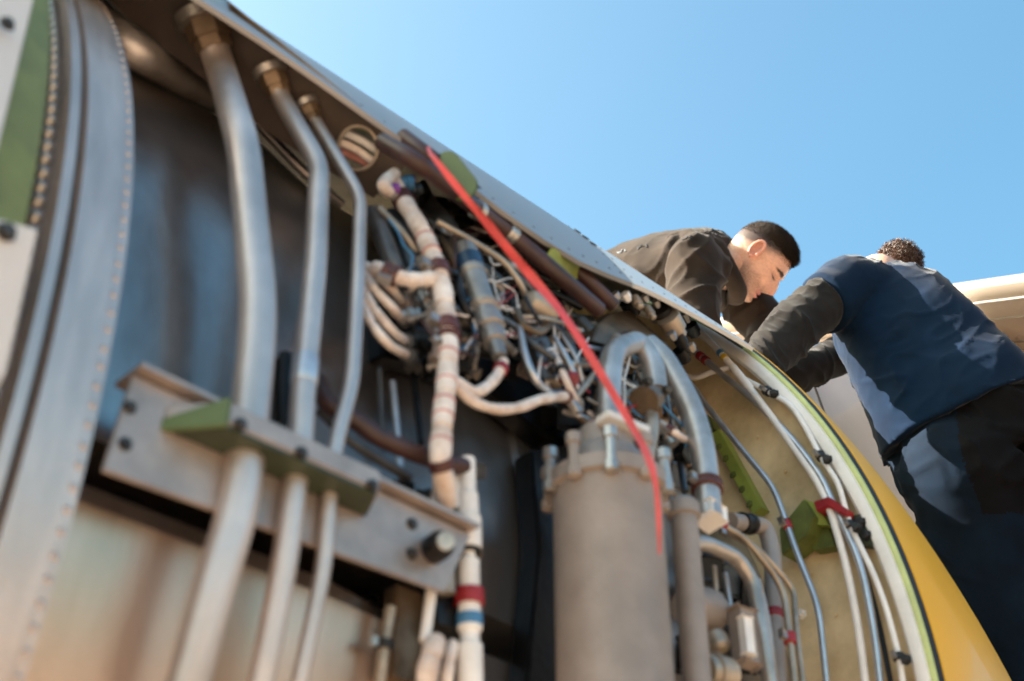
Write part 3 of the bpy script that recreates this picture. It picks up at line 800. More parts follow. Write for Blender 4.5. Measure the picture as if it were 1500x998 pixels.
# ---- the dense small plumbing between the harness, the twin pipes and the ducts
random.seed(33)
def inpoly(x, y, poly):
    c = False
    for (x1, y1), (x2, y2) in zip(poly, poly[1:] + poly[:1]):
        if (y1 > y) != (y2 > y) and x < (x2 - x1) * (y - y1) / (y2 - y1) + x1: c = not c
    return c
ZONE = [(560, 310), (640, 300), (720, 335), (800, 400), (870, 470), (985, 520), (1020, 610), (1030, 700), (985, 690), (940, 600), (880, 640), (820, 610), (740, 500), (680, 560), (600, 520)]
def zone_pt():
    while True:
        x, y = random.uniform(560, 1030), random.uniform(300, 700)
        if inpoly(x, y, ZONE): return x, y
MM = ['dark_part', 'dark_part', 'grey_part', 'blue_grey', 'tan_tube', 'nut_steel', 'bronze', 'tube_grey', 'alu_tube', 'harness_white', 'maroon']
for i in range(150):
    x, y = zone_pt()
    a = random.choice((R_(32), R_(32), R_(95), R_(70))) + random.gauss(0, .25)
    L_ = random.uniform(22, 60)
    bow = random.uniform(-.35, .35)
    pts_ = []
    for t in (-1, -.3, .35, 1):
        pts_.append((x + math.cos(a) * L_ * t - math.sin(a) * L_ * bow * (1 - t * t), y + math.sin(a) * L_ * t + math.cos(a) * L_ * bow * (1 - t * t)))
    if not all(inpoly(*q_, ZONE) for q_ in pts_): continue
    r0 = random.uniform(1.005, 1.05)
    m_ = random.choice(MM)
    o = tube('hose', [P(q_[0], q_[1], r0 + (.012 if k in (1, 2) else 0)) for k, q_ in enumerate(pts_)], random.choice((5, 6, 7, 9, 11, 14)), m_, ENG, smooth_curve=True, seg=8)
    e = random.random()
    if e < .5:
        clamp(o, *pts_[1], random.uniform(7, 12), random.choice(('clamp_brown', 'clamp_red', 'nut_steel', 'rubber')), grow=1.5, lug=e < .3)
    if e > .3:
        path, rad = PATHS[o.name]
        d = path[-1] - path[-4]
        lathe('hex_nut', path[-1] - d.normalized() * rad, d, [(0, rad), (0, rad * 1.7), (rad * 2.2, rad * 1.7), (rad * 2.3, rad * 1.2), (rad * 4, rad * 1.2), (rad * 4, rad * .5)], random.choice(('nut_steel', 'bronze', 'grey_part', 'tan_tube')), o, 6, sharp=25)
for i in range(95):
    x, y = zone_pt()
    p = P(x, y, random.uniform(.995, 1.035))
    s_ = pxm(random.uniform(8, 20), p)
    m_ = random.choice(('dark_part', 'dark_part', 'grey_part', 'blue_grey', 'bronze', 'bracket_metal', 'nut_steel', 'tan_tube'))
    e = random.random()
    d = Vector((random.gauss(.4, .6), -random.uniform(.2, 1), random.gauss(0, .6)))
    if e < .45:
        b_ = box('accessory_box', p, Vector((.9, random.gauss(0, .2), random.gauss(.2, .2))), Vector((0, -.3, 1)), s_ * random.uniform(.8, 1.9), s_ * random.uniform(.6, 1.3), s_, m_, ENG, bev=.12)
        q_ = p + radial(p) * s_ * .5
        bolt(q_, radial(p), s_ * .16, s_ * .2, 'bolt_dark', b_)
    else:
        lathe('fitting', p, d, [(-s_, s_ * .6), (-s_ * .4, s_ * .6), (-s_ * .38, s_ * .9), (s_ * .2, s_ * .9), (s_ * .22, s_ * .55), (s_ * .6, s_ * .55), (s_ * .62, s_ * .72), (s_ * .95, s_ * .72), (s_ * .97, s_ * .3)], m_, ENG, random.choice((6, 14)))
# loose thin wires
for i in range(60):
    x, y = zone_pt()
    pts_ = [(x, y)]
    a = random.uniform(0, 6.28)
    for k in range(4):
        a += random.gauss(0, .7)
        pts_.append((pts_[-1][0] + math.cos(a) * 22, pts_[-1][1] + math.sin(a) * 22))
    if not all(inpoly(*q_, ZONE) for q_ in pts_): continue
    tube('wire', [P(q_[0], q_[1], 1.05) for q_ in pts_], random.choice((3, 4)), random.choice(('tube_white', 'harness_white', 'light_blue', 'clamp_red', 'tan_tube')), ENG, smooth_curve=True, seg=6)

# ---------------------------------------------------------------- inlet cowl (yellow) with khaki bulkhead
XB = 1.551
INL = thing('yellow_cowl', 'yellow engine cowl section with khaki bulkhead and white rim', 'cowl', (2.0, 0, -1.1))
prof_o = [(XB + .010 + .70 * t, 1.0985 - .1965 * t ** 1.3) for t in [i / 14 for i in range(15)]]
prof_o += [(2.285, .885), (2.295, .868), (2.285, .852), (2.25, .845)]
lip = shell('outer_skin', prof_o + [(1.60, .855), (1.60, .862), (2.24, .855)] + [(x, r - .012) for x, r in prof_o[-5::-1]], 0, 360, 200, 'yellow_paint', INL, label='glossy yellow outer skin')
shell('gap_seal', [(XB - .0005, 1.0955), (XB + .0065, 1.0975), (XB + .012, 1.0965), (XB + .012, 1.080), (XB - .0005, 1.080)], 0, 360, 180, 'rubber', INL)
shell('lime_edge', [(XB - .007, 1.090), (XB - .006, 1.0935), (XB - .003, 1.0945), (XB - .001, 1.0945), (XB - .001, 1.085), (XB - .005, 1.085)], 0, 360, 200, 'rim_lime', INL)
rim = shell('white_rim', [(XB - .004, 1.088), (XB - .010, 1.086), (XB - .013, 1.080), (XB - .013, 1.072), (XB - .008, 1.067), (XB, 1.066), (XB + .01, 1.066), (XB + .01, 1.088)], 0, 360, 200, 'rim_white', INL, label='white rim around the bulkhead')
blk = shell('bulkhead', [(XB + .004, 1.068), (XB + .010, 1.05), (XB + .016, 1.0), (XB + .014, .95), (XB + .004, .90), (XB - .006, .87), (XB + .02, .86), (XB + .03, 1.068)], 0, 360, 180, 'khaki', INL, label='stained khaki bulkhead facing aft')
XP = XB - .020
def pl(pts, x=XP): return [PX(a, b, x) for a, b in pts]
t1 = tube('pipe', pl([(985, 546), (1000, 553), (1016, 566), (1030, 588), (1073, 642), (1134, 715), (1152, 766), (1167, 809), (1199, 888), (1211, 1000), (1216, 1080)], XP - .025), 9.5, 'tube_grey', INL, bend=.03, label='lone grey tube nearest the ducts on the khaki bulkhead')
t2 = tube('pipe', pl([(1004, 466), (1049, 509), (1100, 570), (1152, 640), (1195, 701), (1213, 737), (1238, 819), (1256, 909), (1268, 1000), (1275, 1080)], XP - .004), 11.5, 'tube_white', INL, bend=.05, label='white tube with blue and yellow bands')
t3 = tube('pipe', pl([(1014, 512), (1060, 550), (1112, 592), (1165, 648), (1204, 700), (1218, 733), (1233, 762), (1263, 830), (1281, 927), (1290, 1000), (1296, 1080)], XP - .002), 11.5, 'tube_grey', INL, bend=.05, label='grey tube with a red wrap near its upper end')
t4 = tube('pipe', pl([(1092, 556), (1124, 573), (1160, 594), (1183, 632), (1202, 669), (1228, 708), (1236, 737), (1245, 769), (1280, 841), (1298, 890), (1317, 962), (1328, 1040)], XP), 8.5, 'tube_white', INL, bend=.02, label='thin white tube with black clips beside the rim')
t5 = tube('pipe', pl([(986, 534), (998, 548), (1020, 553), (1044, 545), (1074, 537)], XP), 8, 'tube_white', INL, smooth_curve=True, label='short white loop tube at the top of the bulkhead')
tube('strut', pl([(1226, 700), (1256, 800), (1288, 910), (1310, 1030)], XP + .012), 8, 'dark_part', INL, bend=.05)
for x, y, m_ in ((1056, 517, 'light_blue'), (1062, 524, 'yellow_band')):
    p, t, rad = near(t2, x, y)
    lathe('colour_band', p - t * .0045, t, [(0, rad * .6), (0, rad * 1.1), (.009, rad * 1.1), (.009, rad * .6)], m_, t2, 16)
p, t, rad = near(t2, 1085, 552)
lathe('sleeve', p - t * .03, t, [(0, rad), (.004, rad * 1.18), (.06, rad * 1.18), (.066, rad)], 'tube_white', t2, 16)
for x, y in ((1026, 521), (1034, 528)):
    clamp(t3, x, y, 9, 'clamp_red', 'red_wrap', grow=1.35, lug=False)
clamp(t1, 1153, 769, 14, 'clamp_red', grow=1.5)
for x, y in ((1124, 573), (1202, 669), (1245, 769), (1317, 962)):
    clamp(t4, x, y, 11, 'rubber', 'black_clip', grow=1.9)
    bolt(PX(x + 11, y + 5, XP - .004), Vector((-1, -.2, 0)), .0055, .010, 'rubber', t4, 'clip_screw')
cb = pl([(1191, 735), (1213, 727), (1239, 745), (1236, 755), (1212, 742), (1196, 750)], XP - .014)
slab('clamp_block', cb, Vector((.022, 0, 0)), 'clamp_red', INL, 'red clamp block across two tubes', bev=.0015)
gb = slab('green_bracket', pl([(1141, 775), (1176, 731), (1192, 757), (1184, 782), (1145, 814)], XB - .03), Vector((.04, .0, 0)), 'olive', INL, 'olive green angle bracket on the bulkhead', bev=.0015)
slab('bracket_face', pl([(1177, 731), (1196, 738), (1214, 770), (1192, 768), (1186, 760)], XB - .018), Vector((.03, 0, 0)), 'lime', gb)
slab('bracket_base', pl([(1184, 775), (1214, 772), (1222, 800), (1190, 806)], XB - .006), Vector((.02, 0, 0)), 'olive', gb)
dgb = slab('dark_bracket', pl([(1240, 757), (1268, 750), (1282, 782), (1276, 800), (1250, 795)], XB - .012), Vector((.03, 0, 0)), 'dark_green', INL, 'dark green bracket with black nuts by the rim', bev=.0015)
for x, y in ((1262, 766), (1270, 785)):
    bolt(PX(x, y, XB - .0125), Vector((-1, 0, 0)), .006, .008, 'rubber', dgb)
st = slab('stiffener', pl([(1040, 636), (1052, 628), (1116, 744), (1102, 754)], XB - .016), Vector((.02, 0, 0)), 'lime', INL, 'lime green riveted stiffener strip', bev=.001)
for x, y in ((1053, 655), (1063, 672), (1074, 696), (1087, 717), (1098, 739)):
    bolt(PX(x, y, XB - .0165), Vector((-1, 0, 0)), .0045, .003, 'olive', st, 'rivet')
slab('stiffener', pl([(1024, 600), (1040, 612), (1046, 628), (1036, 632)], XB - .014), Vector((.02, 0, 0)), 'olive', INL)
bolt(PX(1174, 900, XB - .008), Vector((-1, -.3, 0)), .0055, .008, 'rim_white', INL, 'screw')
for x, y in ((1110, 640), (1150, 690), (1240, 690), (1190, 840), (1225, 900), (1310, 900), (1130, 620), (1290, 830)):
    bolt(PX(x, y, XB + .012), Vector((-1, 0, 0)), .0024, .002, 'khaki', INL, 'rivet')

# ---------------------------------------------------------------- fixed top skin of the nacelle
TOP = thing('nacelle_top_panel', 'smooth grey nacelle skin panel along the top of the engine', 'panel', (0.95, 0, 1.1))
def top_skin(name, x0, x1, thf, m, th1=112, n=44, r=1.1, label=None):
    """curved panel with a lower edge that follows thf(x)"""
    xs = [x0 + (x1 - x0) * i / 16 for i in range(17)]
    vs, fs = [], []
    for x in xs:
        a = thf(x)
        for k in range(n + 1):
            t = R_(a + (th1 - a) * k / n)
            vs.append(cyl(x, r, t))
    L = len(vs)
    vs += [Vector((v.x, v.y * (r - .006) / r, v.z * (r - .006) / r)) for v in vs]
    W_ = n + 1
    for i in range(16):
        for k in range(n):
            a = i * W_ + k
            fs.append((a, a + 1, a + W_ + 1, a + W_))
            fs.append((L + a, L + a + W_, L + a + W_ + 1, L + a + 1))
    def rim_(seq):
        for a, b in zip(seq, seq[1:]):
            fs.append((a, b, L + b, L + a))
    rim_([i * W_ for i in range(17)])
    rim_([i * W_ + n for i in range(17)])
    rim_(list(range(W_)))
    rim_([16 * W_ + k for k in range(W_)])
    o = mk(name, vs, fs, m, TOP, sharp=30)
    if label: o['label'] = label
    return o
def the(x):
    return float(np.interp(x, [.1, .60, .64, .759, .828, .868, .958, 1.026, 1.11, 1.189, 1.258, 1.54], [31, 30, 29.2, 27.5, 27.5, 26.3, 25.4, 25.6, 27.3, 29.5, 31, 36]))
def the2(x):
    return the(x) + 0.0
top_skin('rear_skin', 0.10, 1.163, the, 'skin_grey', label='grey rear part of the top skin')
top_skin('front_skin', 1.168, XB - .012, the2, 'skin_white', label='whiter front part of the top skin')
shell('skin_shade_shell', [(0.11, 1.092), (1.52, 1.092), (1.52, 1.088), (0.11, 1.088)], 36, 111, 40, 'dark_part', TOP)  # black shell added inside the skin, painting its hollow as shaded
for th in (34.5,):
    for x in (1.150,):
        for dz in (0, 1.6, 3.2):
            o = box('latch', cyl(x, 1.1015, R_(th + dz * .8)), Vector((1, 0, 0)), Vector((0, .6, .8)), .010, .006, .002, 'dark_groove', TOP)
# countersunk fasteners along the panel edges and its joint
for i in range(26):
    x = .70 + i * .032
    if abs(x - 1.165) < .012: continue
    bolt(cyl(x, 1.0995, R_(the(x) + 1.3)), radial(cyl(x, 1.1, R_(the(x) + 1.3))), .0019, .0009, 'grey_part', TOP, 'rivet')
for x in (1.152, 1.180):
    for k in range(7):
        t = R_(the(x) + 2.5 + 1.9 * k)
        bolt(cyl(x, 1.0995, t), radial(cyl(x, 1.1, t)), .0019, .0009, 'grey_part', TOP, 'rivet')

# ---------------------------------------------------------------- aft cowl edge at far left (green band and pale panels)
AFT = thing('cowl_edge', 'green banded cowl edge with pale panels at far left', 'cowl', (0.2, 0, -1.1))
shell('green_band', [(0.322, 1.035), (0.326, 1.040), (0.322, 1.046), (0.20, 1.075), (0.05, 1.085), (0.05, 1.07), (0.20, 1.06)], -60, 120, 120, 'green_dull', AFT, label='green primed band')
shell('black_seal', [(0.3275, 1.030), (0.3275, 1.012), (0.318, 1.012), (0.318, 1.034)], -60, 120, 120, 'rubber', AFT)
pw = slab('pale_panel', [P(60, -40, 1.10), P(-4, 225, 1.10), P(-60, 330, 1.10), P(-160, 200, 1.10), P(-120, -40, 1.10)], Vector((0, .012, 0)), 'cowl_white', AFT, 'pale panel at the upper left corner', bev=.002)
pq = slab('pale_panel', [P(57, 335, 1.085), P(10, 545, 1.085), P(-40, 640, 1.085), P(-140, 560, 1.085), P(-80, 300, 1.085), P(10, 322, 1.085)], Vector((0, .012, 0)), 'cowl_white', AFT, 'lower pale panel at the left edge', bev=.002)
bolt(P(9, 340, 1.087), Vector((0, -1, -.1)), .006, .006, 'bolt_dark', pq)
bolt(P(10, 36, 1.102), Vector((0, -1, .1)), .005, .005, 'bolt_dark', pw)

# ---------------------------------------------------------------- red streamer
rp_ = [(626, 214, 1.12), (631, 225, 1.135), (645, 243, 1.14), (684, 292, 1.135), (708, 320, 1.13), (732, 350, 1.125), (756, 379, 1.12), (780, 407, 1.12), (828, 465, 1.12), (877, 542, 1.12), (920, 614, 1.135), (945, 660, 1.155), (958, 698, 1.17), (964, 745, 1.17), (966, 812, 1.16)]
rw = [4, 6, 8, 9, 10, 12, 13, 14, 13, 12, 11, 10, 8, 6, 3]
pts = catmull([P(*a) for a in rp_], 6)
wd = np.interp(np.linspace(0, 14, len(pts)), range(15), rw)
vs, fs = [], []
for i, p in enumerate(pts):
    t = (pts[min(i + 1, len(pts) - 1)] - pts[max(i - 1, 0)]).normalized()
    n_ = (CAM - p).normalized()
    a = .55 * math.sin(i * .16) + .35 * math.sin(i * .41 + 1)
    s = t.cross(n_).normalized()
    s = (s * math.cos(a) + n_ * math.sin(a)).normalized()
    wv = pxm(wd[i], p) / 2 / max(.6, math.cos(a))
    nn = t.cross(s).normalized()
    for j in (-1, -.33, .33, 1):
        vs.append(p + s * wv * j + nn * (.0012 * math.cos(j * 1.6 + i * .3)))
L = len(vs)
vs += [v - (CAM - v).normalized() * .0012 for v in vs]
for i in range(len(pts) - 1):
    for j in range(3):
        a = i * 4 + j
        fs.append((a, a + 1, a + 5, a + 4))
        fs.append((L + a, L + a + 4, L + a + 5, L + a + 1))
    for j in (0, 3):
        a = i * 4 + j
        fs.append((a, a + 4, L + a + 4, L + a))
rb = mk('warning_streamer', vs, fs, 'ribbon')
tag(rb, 'narrow red fabric streamer hanging diagonally over the engine pipes', 'streamer')

# ---------------------------------------------------------------- wing and pylon behind the men
LE0 = DP(1360, 424, 5.0)
LE1 = DP(1500, 404, 4.62)
EW = (LE1 - LE0).normalized()
CW = Vector((-EW.y, EW.x, 0)).normalized()
if CW.x < 0: CW = -CW
NW = EW.cross(CW).normalized()
if NW.z < 0: NW = -NW
WING = thing('aircraft_wing', 'pale aircraft wing with rounded leading edge behind the man in blue shirt', 'wing', tuple(LE0 + CW * 1.5 - Vector((0, 0, .3))))
def section(s):
    ch = 3.0
    up = [(0, 0), (.004, .030), (.015, .058), (.04, .088), (.10, .12), (.25, .145), (.45, .14), (.7, .09), (1, .0)]
    lo = [(.7, -.055), (.45, -.085), (.25, -.088), (.12, -.078), (.05, -.058), (.02, -.038), (.006, -.018)]
    return [LE0 + EW * s + CW * (x * ch) + NW * (z * ch * .28) - NW * .02 for x, z in up + lo]
S_ = [-6, -4, -2, -1, 0, 1, 2, 4, 7, 11]
vs, fs = [], []
for s in S_:
    vs += section(s)
k = len(section(0))
for i in range(len(S_) - 1):
    for j in range(k):
        j2 = (j + 1) % k
        fs.append((i * k + j, i * k + j2, (i + 1) * k + j2, (i + 1) * k + j))
fs += [tuple(range(k)), tuple((len(S_) - 1) * k + j for j in range(k))[::-1]]
mk('wing_skin', vs, fs, 'plane_white', WING, sharp=60)
def lowpt(s, x):
    pts = [(0.006, -.018), (.02, -.038), (.05, -.058), (.12, -.078), (.25, -.088), (.45, -.085), (.7, -.055)]
    z = np.interp(x, [p[0] for p in pts], [p[1] for p in pts])
    return LE0 + EW * s + CW * (x * 3.0) + NW * (z * 3.0 * .28) - NW * .0225
for x in (.018, .055, .12, .25, .42):
    v_, f_ = sweep([lowpt(s, x) for s in (-5.9, -2, 0, 2, 5, 10)], [.0035] * 6, 6)
    mk('panel_seam', v_, f_, 'plane_seam', WING)
for s in (-2.6, -1.75, -.9, .55, 1.7):
    v_, f_ = sweep([lowpt(s + x * .4, x) for x in (.055, .12, .25, .45, .7)], [.003] * 5, 6)
    mk('panel_seam', v_, f_, 'plane_seam', WING)
for s in np.arange(-2.6, 1.6, .16):
    for x in (.07, .11):
        bolt(lowpt(s, x), -NW, .004, .002, 'plane_seam', WING, 'rivet')

PYL = thing('engine_pylon', 'smooth cream engine pylon fairing below the wing', 'pylon', (3.2, 0, 1.0))
vs, fs = [], []
rings = [(1.62, 1.02, .03, .16), (1.9, 1.18, .05, .20), (2.3, 1.36, .10, .22), (2.8, 1.66, .30, .235), (3.3, 1.97, .50, .24), (3.8, 2.28, .70, .24), (4.4, 2.45, .95, .22), (5.2, 2.4, 1.3, .15), (6.0, 2.3, 1.8, .05)]
nk_ = 24
for x, zt, zb, hw in rings:
    zb = max(zb, .1) if x > 2.3 else .95
    for j in range(nk_):
        a = 2 * math.pi * j / nk_
        c, s = math.cos(a), math.sin(a)
        ex = 2 / 4.5
        vs.append(Vector((x, math.copysign(abs(c) ** ex, c) * hw, (zt + zb) / 2 + math.copysign(abs(s) ** ex, s) * (zt - zb) / 2)))
for i in range(len(rings) - 1):
    for j in range(nk_):
        j2 = (j + 1) % nk_
        fs.append((i * nk_ + j, i * nk_ + j2, (i + 1) * nk_ + j2, (i + 1) * nk_ + j))
fs += [tuple(range(nk_)), tuple((len(rings) - 1) * nk_ + j for j in range(nk_))[::-1]]
mk('fairing_skin', vs, fs, 'pylon_white', PYL, sharp=50)
for x in (2.75, 3.25, 3.7):
    zt = np.interp(x, [r[0] for r in rings], [r[1] for r in rings])
    v_, f_ = sweep([Vector((x + .1 * i, -.2385, zt - .12 - .25 * i)) for i in range(5)], [.003] * 5, 6)
    mk('panel_seam', v_, f_, 'plane_seam', PYL)
v_, f_ = sweep([Vector((x, -.2385, np.interp(x, [r[0] for r in rings], [r[1] for r in rings]) - .13)) for x in (2.4, 2.8, 3.3, 3.8, 4.4)], [.003] * 5, 6)
mk('panel_seam', v_, f_, 'plane_seam', PYL)
prof_c = [(2.0, .70), (2.3, .66), (2.6, .56), (2.9, .45), (3.15, .36), (3.15, .34), (2.6, .50), (2.0, .64)]
CORE = thing('core_cowl', 'metal core cowl cone inside the yellow cowl', 'cowl', (2.6, 0, -.5))
shell('cone_skin', prof_c, 0, 360, 72, 'canister', CORE)

# ---------------------------------------------------------------- work platforms the men stand on
def platform(cx, cy_, sx, sy, z, label):
    t = thing('work_platform', label, 'platform', (cx, cy_, GZ), 'maintenance platforms')
    X_, Y_ = Vector((1, 0, 0)), Vector((0, 1, 0))
    box('deck', Vector((cx, cy_, z - .025)), X_, Y_, sx, sy, .05, 'stand_metal', t, bev=.1)
    for a in (-1, 1):
        for b in (-1, 1):
            p = Vector((cx + a * (sx / 2 - .04), cy_ + b * (sy / 2 - .04), 0))
            box('post', Vector((p.x, p.y, (z - .05 + GZ) / 2)), X_, Y_, .05, .05, z - .05 - GZ, 'stand_metal', t, bev=.1)
    for b in (-1, 1):
        y = cy_ + b * (sy / 2 - .04)
        v_, f_ = sweep([Vector((cx - sx / 2 + .04, y, GZ + .1)), Vector((cx + sx / 2 - .04, y, z - .1))], [.018, .018], 8)
        mk('brace', v_, f_, 'stand_metal', t)

# ---------------------------------------------------------------- people
def cloth_mat(name, col, rough=.9, col2=None, sheen=.0, bs=420, var=.18, scale=9):
    m = mat(name, col, rough, 0, var, scale, .10, bs, col2=col2, spec=.1, sheen=sheen, rvar=.05)
    b = m.node_tree.nodes['Principled BSDF']
    b.inputs['Sheen Roughness'].default_value = .35
    return m
cloth_mat('hoodie', (0.026, 0.0185, 0.0145), sheen=.10)
cloth_mat('shirt_navy', (0.0025, 0.0125, 0.034), col2=(0.0016, 0.0085, 0.024), sheen=.15)
cloth_mat('sleeve_grey', (0.019, 0.0165, 0.0155), sheen=.10)
cloth_mat('trouser_navy', (0.0038, 0.010, 0.021), sheen=.03)
cloth_mat('trouser_black', (0.0046, 0.0046, 0.0060), sheen=.02)
cloth_mat('boot', (0.02, 0.018, 0.016), .6)
mat('hair_dark', (0.022, 0.0135, 0.0095), .75, 0, .3, 40, spec=.15)
mat('hair_curly', (0.075, 0.033, 0.017), .55, 0, .35, 40)
mat('print_dark', (0.006, 0.007, 0.010), .8)
mat('print_light', (0.10, 0.12, 0.14), .8)

def skin_mat():
    m = bpy.data.materials.new('skin')
    m.use_nodes = True
    t = m.node_tree
    b = t.nodes['Principled BSDF']
    at = t.nodes.new('ShaderNodeAttribute')
    at.attribute_name = 'tone'
    n = t.nodes.new('ShaderNodeTexNoise')
    n.inputs['Scale'].default_value = 160
    n.inputs['Detail'].default_value = 5
    tc = t.nodes.new('ShaderNodeTexCoord')
    t.links.new(tc.outputs['Object'], n.inputs['Vector'])
    mr = t.nodes.new('ShaderNodeMapRange')
    mr.inputs[1].default_value = .3; mr.inputs[2].default_value = .7
    mr.inputs[3].default_value = .86; mr.inputs[4].default_value = 1.1
    t.links.new(n.outputs['Fac'], mr.inputs[0])
    mx = t.nodes.new('ShaderNodeVectorMath'); mx.operation = 'SCALE'
    t.links.new(at.outputs['Color'], mx.inputs[0])
    t.links.new(mr.outputs[0], mx.inputs['Scale'])
    t.links.new(mx.outputs[0], b.inputs['Base Color'])
    b.inputs['Roughness'].default_value = .48
    b.inputs['Subsurface Weight'].default_value = .12
    b.inputs['Subsurface Radius'].default_value = (.012, .005, .003)
    b.inputs['Subsurface Scale'].default_value = .5
    bp = t.nodes.new('ShaderNodeBump')
    bp.inputs['Strength'].default_value = .15
    bp.inputs['Distance'].default_value = .002
    t.links.new(n.outputs['Fac'], bp.inputs['Height'])
    t.links.new(bp.outputs[0], b.inputs['Normal'])
    MATS['skin'] = m
skin_mat()

def loft_rings(keys, n=8, seg=40):
    """keys: (centre, A, B, exponent); interpolated along a smooth run into a closed solid"""
    C_ = catmull([k[0] for k in keys], n)
    A_ = catmull([k[1] for k in keys], n)
    B_ = catmull([k[2] for k in keys], n)
    E_ = np.interp(np.linspace(0, len(keys) - 1, len(C_)), range(len(keys)), [k[3] if len(k) > 3 else 2 for k in keys])
    vs, fs = [], []
    for c, a, b, e in zip(C_, A_, B_, E_):
        for k in range(seg):
            t = 2 * math.pi * k / seg
            ct, st = math.cos(t), math.sin(t)
            vs.append(c + a * math.copysign(abs(ct) ** (2 / e), ct) + b * math.copysign(abs(st) ** (2 / e), st))
    m = len(C_)
    for i in range(m - 1):
        for k in range(seg):
            k2 = (k + 1) % seg
            fs.append((i * seg + k, i * seg + k2, (i + 1) * seg + k2, (i + 1) * seg + k))
    for base, c, rev in ((0, C_[0], True), ((m - 1) * seg, C_[-1], False)):
        vs.append(c)
        for k in range(seg):
            k2 = (k + 1) % seg
            f = (base + k, base + k2, len(vs) - 1)
            fs.append(f[::-1] if rev else f)
    return vs, fs

def limb(keys, n=8, seg=28):
    """keys: (point, radius)"""
    path = catmull([k[0] for k in keys], n)
    r = np.interp(np.linspace(0, len(keys) - 1, len(path)), range(len(keys)), [k[1] for k in keys])
    vs, fs = sweep(path, list(r), seg, False)
    m = len(path)
    for base, c, d, rr in ((0, path[0], (path[0] - path[1]).normalized(), r[0]), ((m - 1) * seg, path[-1], (path[-1] - path[-2]).normalized(), r[-1])):
        vs.append(c + d * rr * .5)
        for k in range(seg):
            fs.append((base + k, base + (k + 1) % seg, len(vs) - 1))
    return vs, fs

def ball(c, rx, seg=16):
    bm = bmesh.new()
    bmesh.ops.create_uvsphere(bm, u_segments=seg, v_segments=seg // 2 + 2, radius=1)
    vs = [c + Vector((v.co.x * rx[0], v.co.y * rx[1], v.co.z * rx[2])) for v in bm.verts]
    fs = [tuple(v.index for v in f.verts) for f in bm.faces]
    bm.free()
    return vs, fs

def garment(name, pieces, m, parent, voxel=.009, smooth=6, fold=None, label=None, m2=None, split=None):
    vs, fs = [], []
    for v, f in pieces:
        b = len(vs)
        vs += v
        fs += [tuple(i + b for i in q_) for q_ in f]
    me = bpy.data.meshes.new('tmp')
    me.from_pydata([tuple(v) for v in vs], [], fs)
    bm = bmesh.new(); bm.from_mesh(me)
    bmesh.ops.recalc_face_normals(bm, faces=bm.faces)
    bm.to_mesh(me); bm.free()
    o = bpy.data.objects.new('tmp', me)
    COL.objects.link(o)
    md = o.modifiers.new('r', 'REMESH'); md.mode = 'VOXEL'; md.voxel_size = voxel
    ms = o.modifiers.new('s', 'SMOOTH'); ms.iterations = smooth; ms.factor = .5
    dg = bpy.context.evaluated_depsgraph_get()
    dg.update()
    nm = bpy.data.meshes.new_from_object(o.evaluated_get(dg))
    bpy.data.objects.remove(o)
    nm.name = name
    if fold:
        nn = [v.normal.copy() for v in nm.vertices]
        for v, n_ in zip(nm.vertices, nn):
            v.co = v.co + n_ * fold(v.co, n_)
    nm.materials.clear()
    nm.materials.append(MATS[m])
    if m2:
        nm.materials.append(MATS[m2])
        for p in nm.polygons:
            if split(p.center, p.normal): p.material_index = 1
    nm.shade_smooth()
    r = bpy.data.objects.new(name, nm)
    COL.objects.link(r)
    adopt(r, parent)
    if label: r['label'] = label
    return r

def ridge(p, s):
    return 1 - abs(noise.noise(p * s)) * 2

def folds(axis, amp, freq, seed=0, fine=.35, amp2=.006, freq2=8):
    """creases running across the given axis, sharp crested and irregular, over broader undulation"""
    ax = axis.normalized()
    off = Vector((seed * 3.1, seed * 1.7, seed * 2.3))
    def f(p, n_):
        al = p.dot(ax)
        q_ = p - ax * al
        w = noise.noise_vector(p * 7 + off) * .045
        a = q_ * (freq * .22) + ax * (al * freq) + w * freq + off
        v = max(ridge(a, 1.0), 0) ** 3
        mask = max(0, .5 + 1.1 * noise.noise(p * 6 + off * 2))
        b = max(ridge(q_ * (freq * .5) + ax * (al * freq * .9) - w * freq * 1.5 - off, 1.0), 0) ** 3
        lo = noise.noise(p * freq2 + off)
        return amp * mask * (v + b * fine * 1.4) + amp2 * lo - amp * .25
    return f

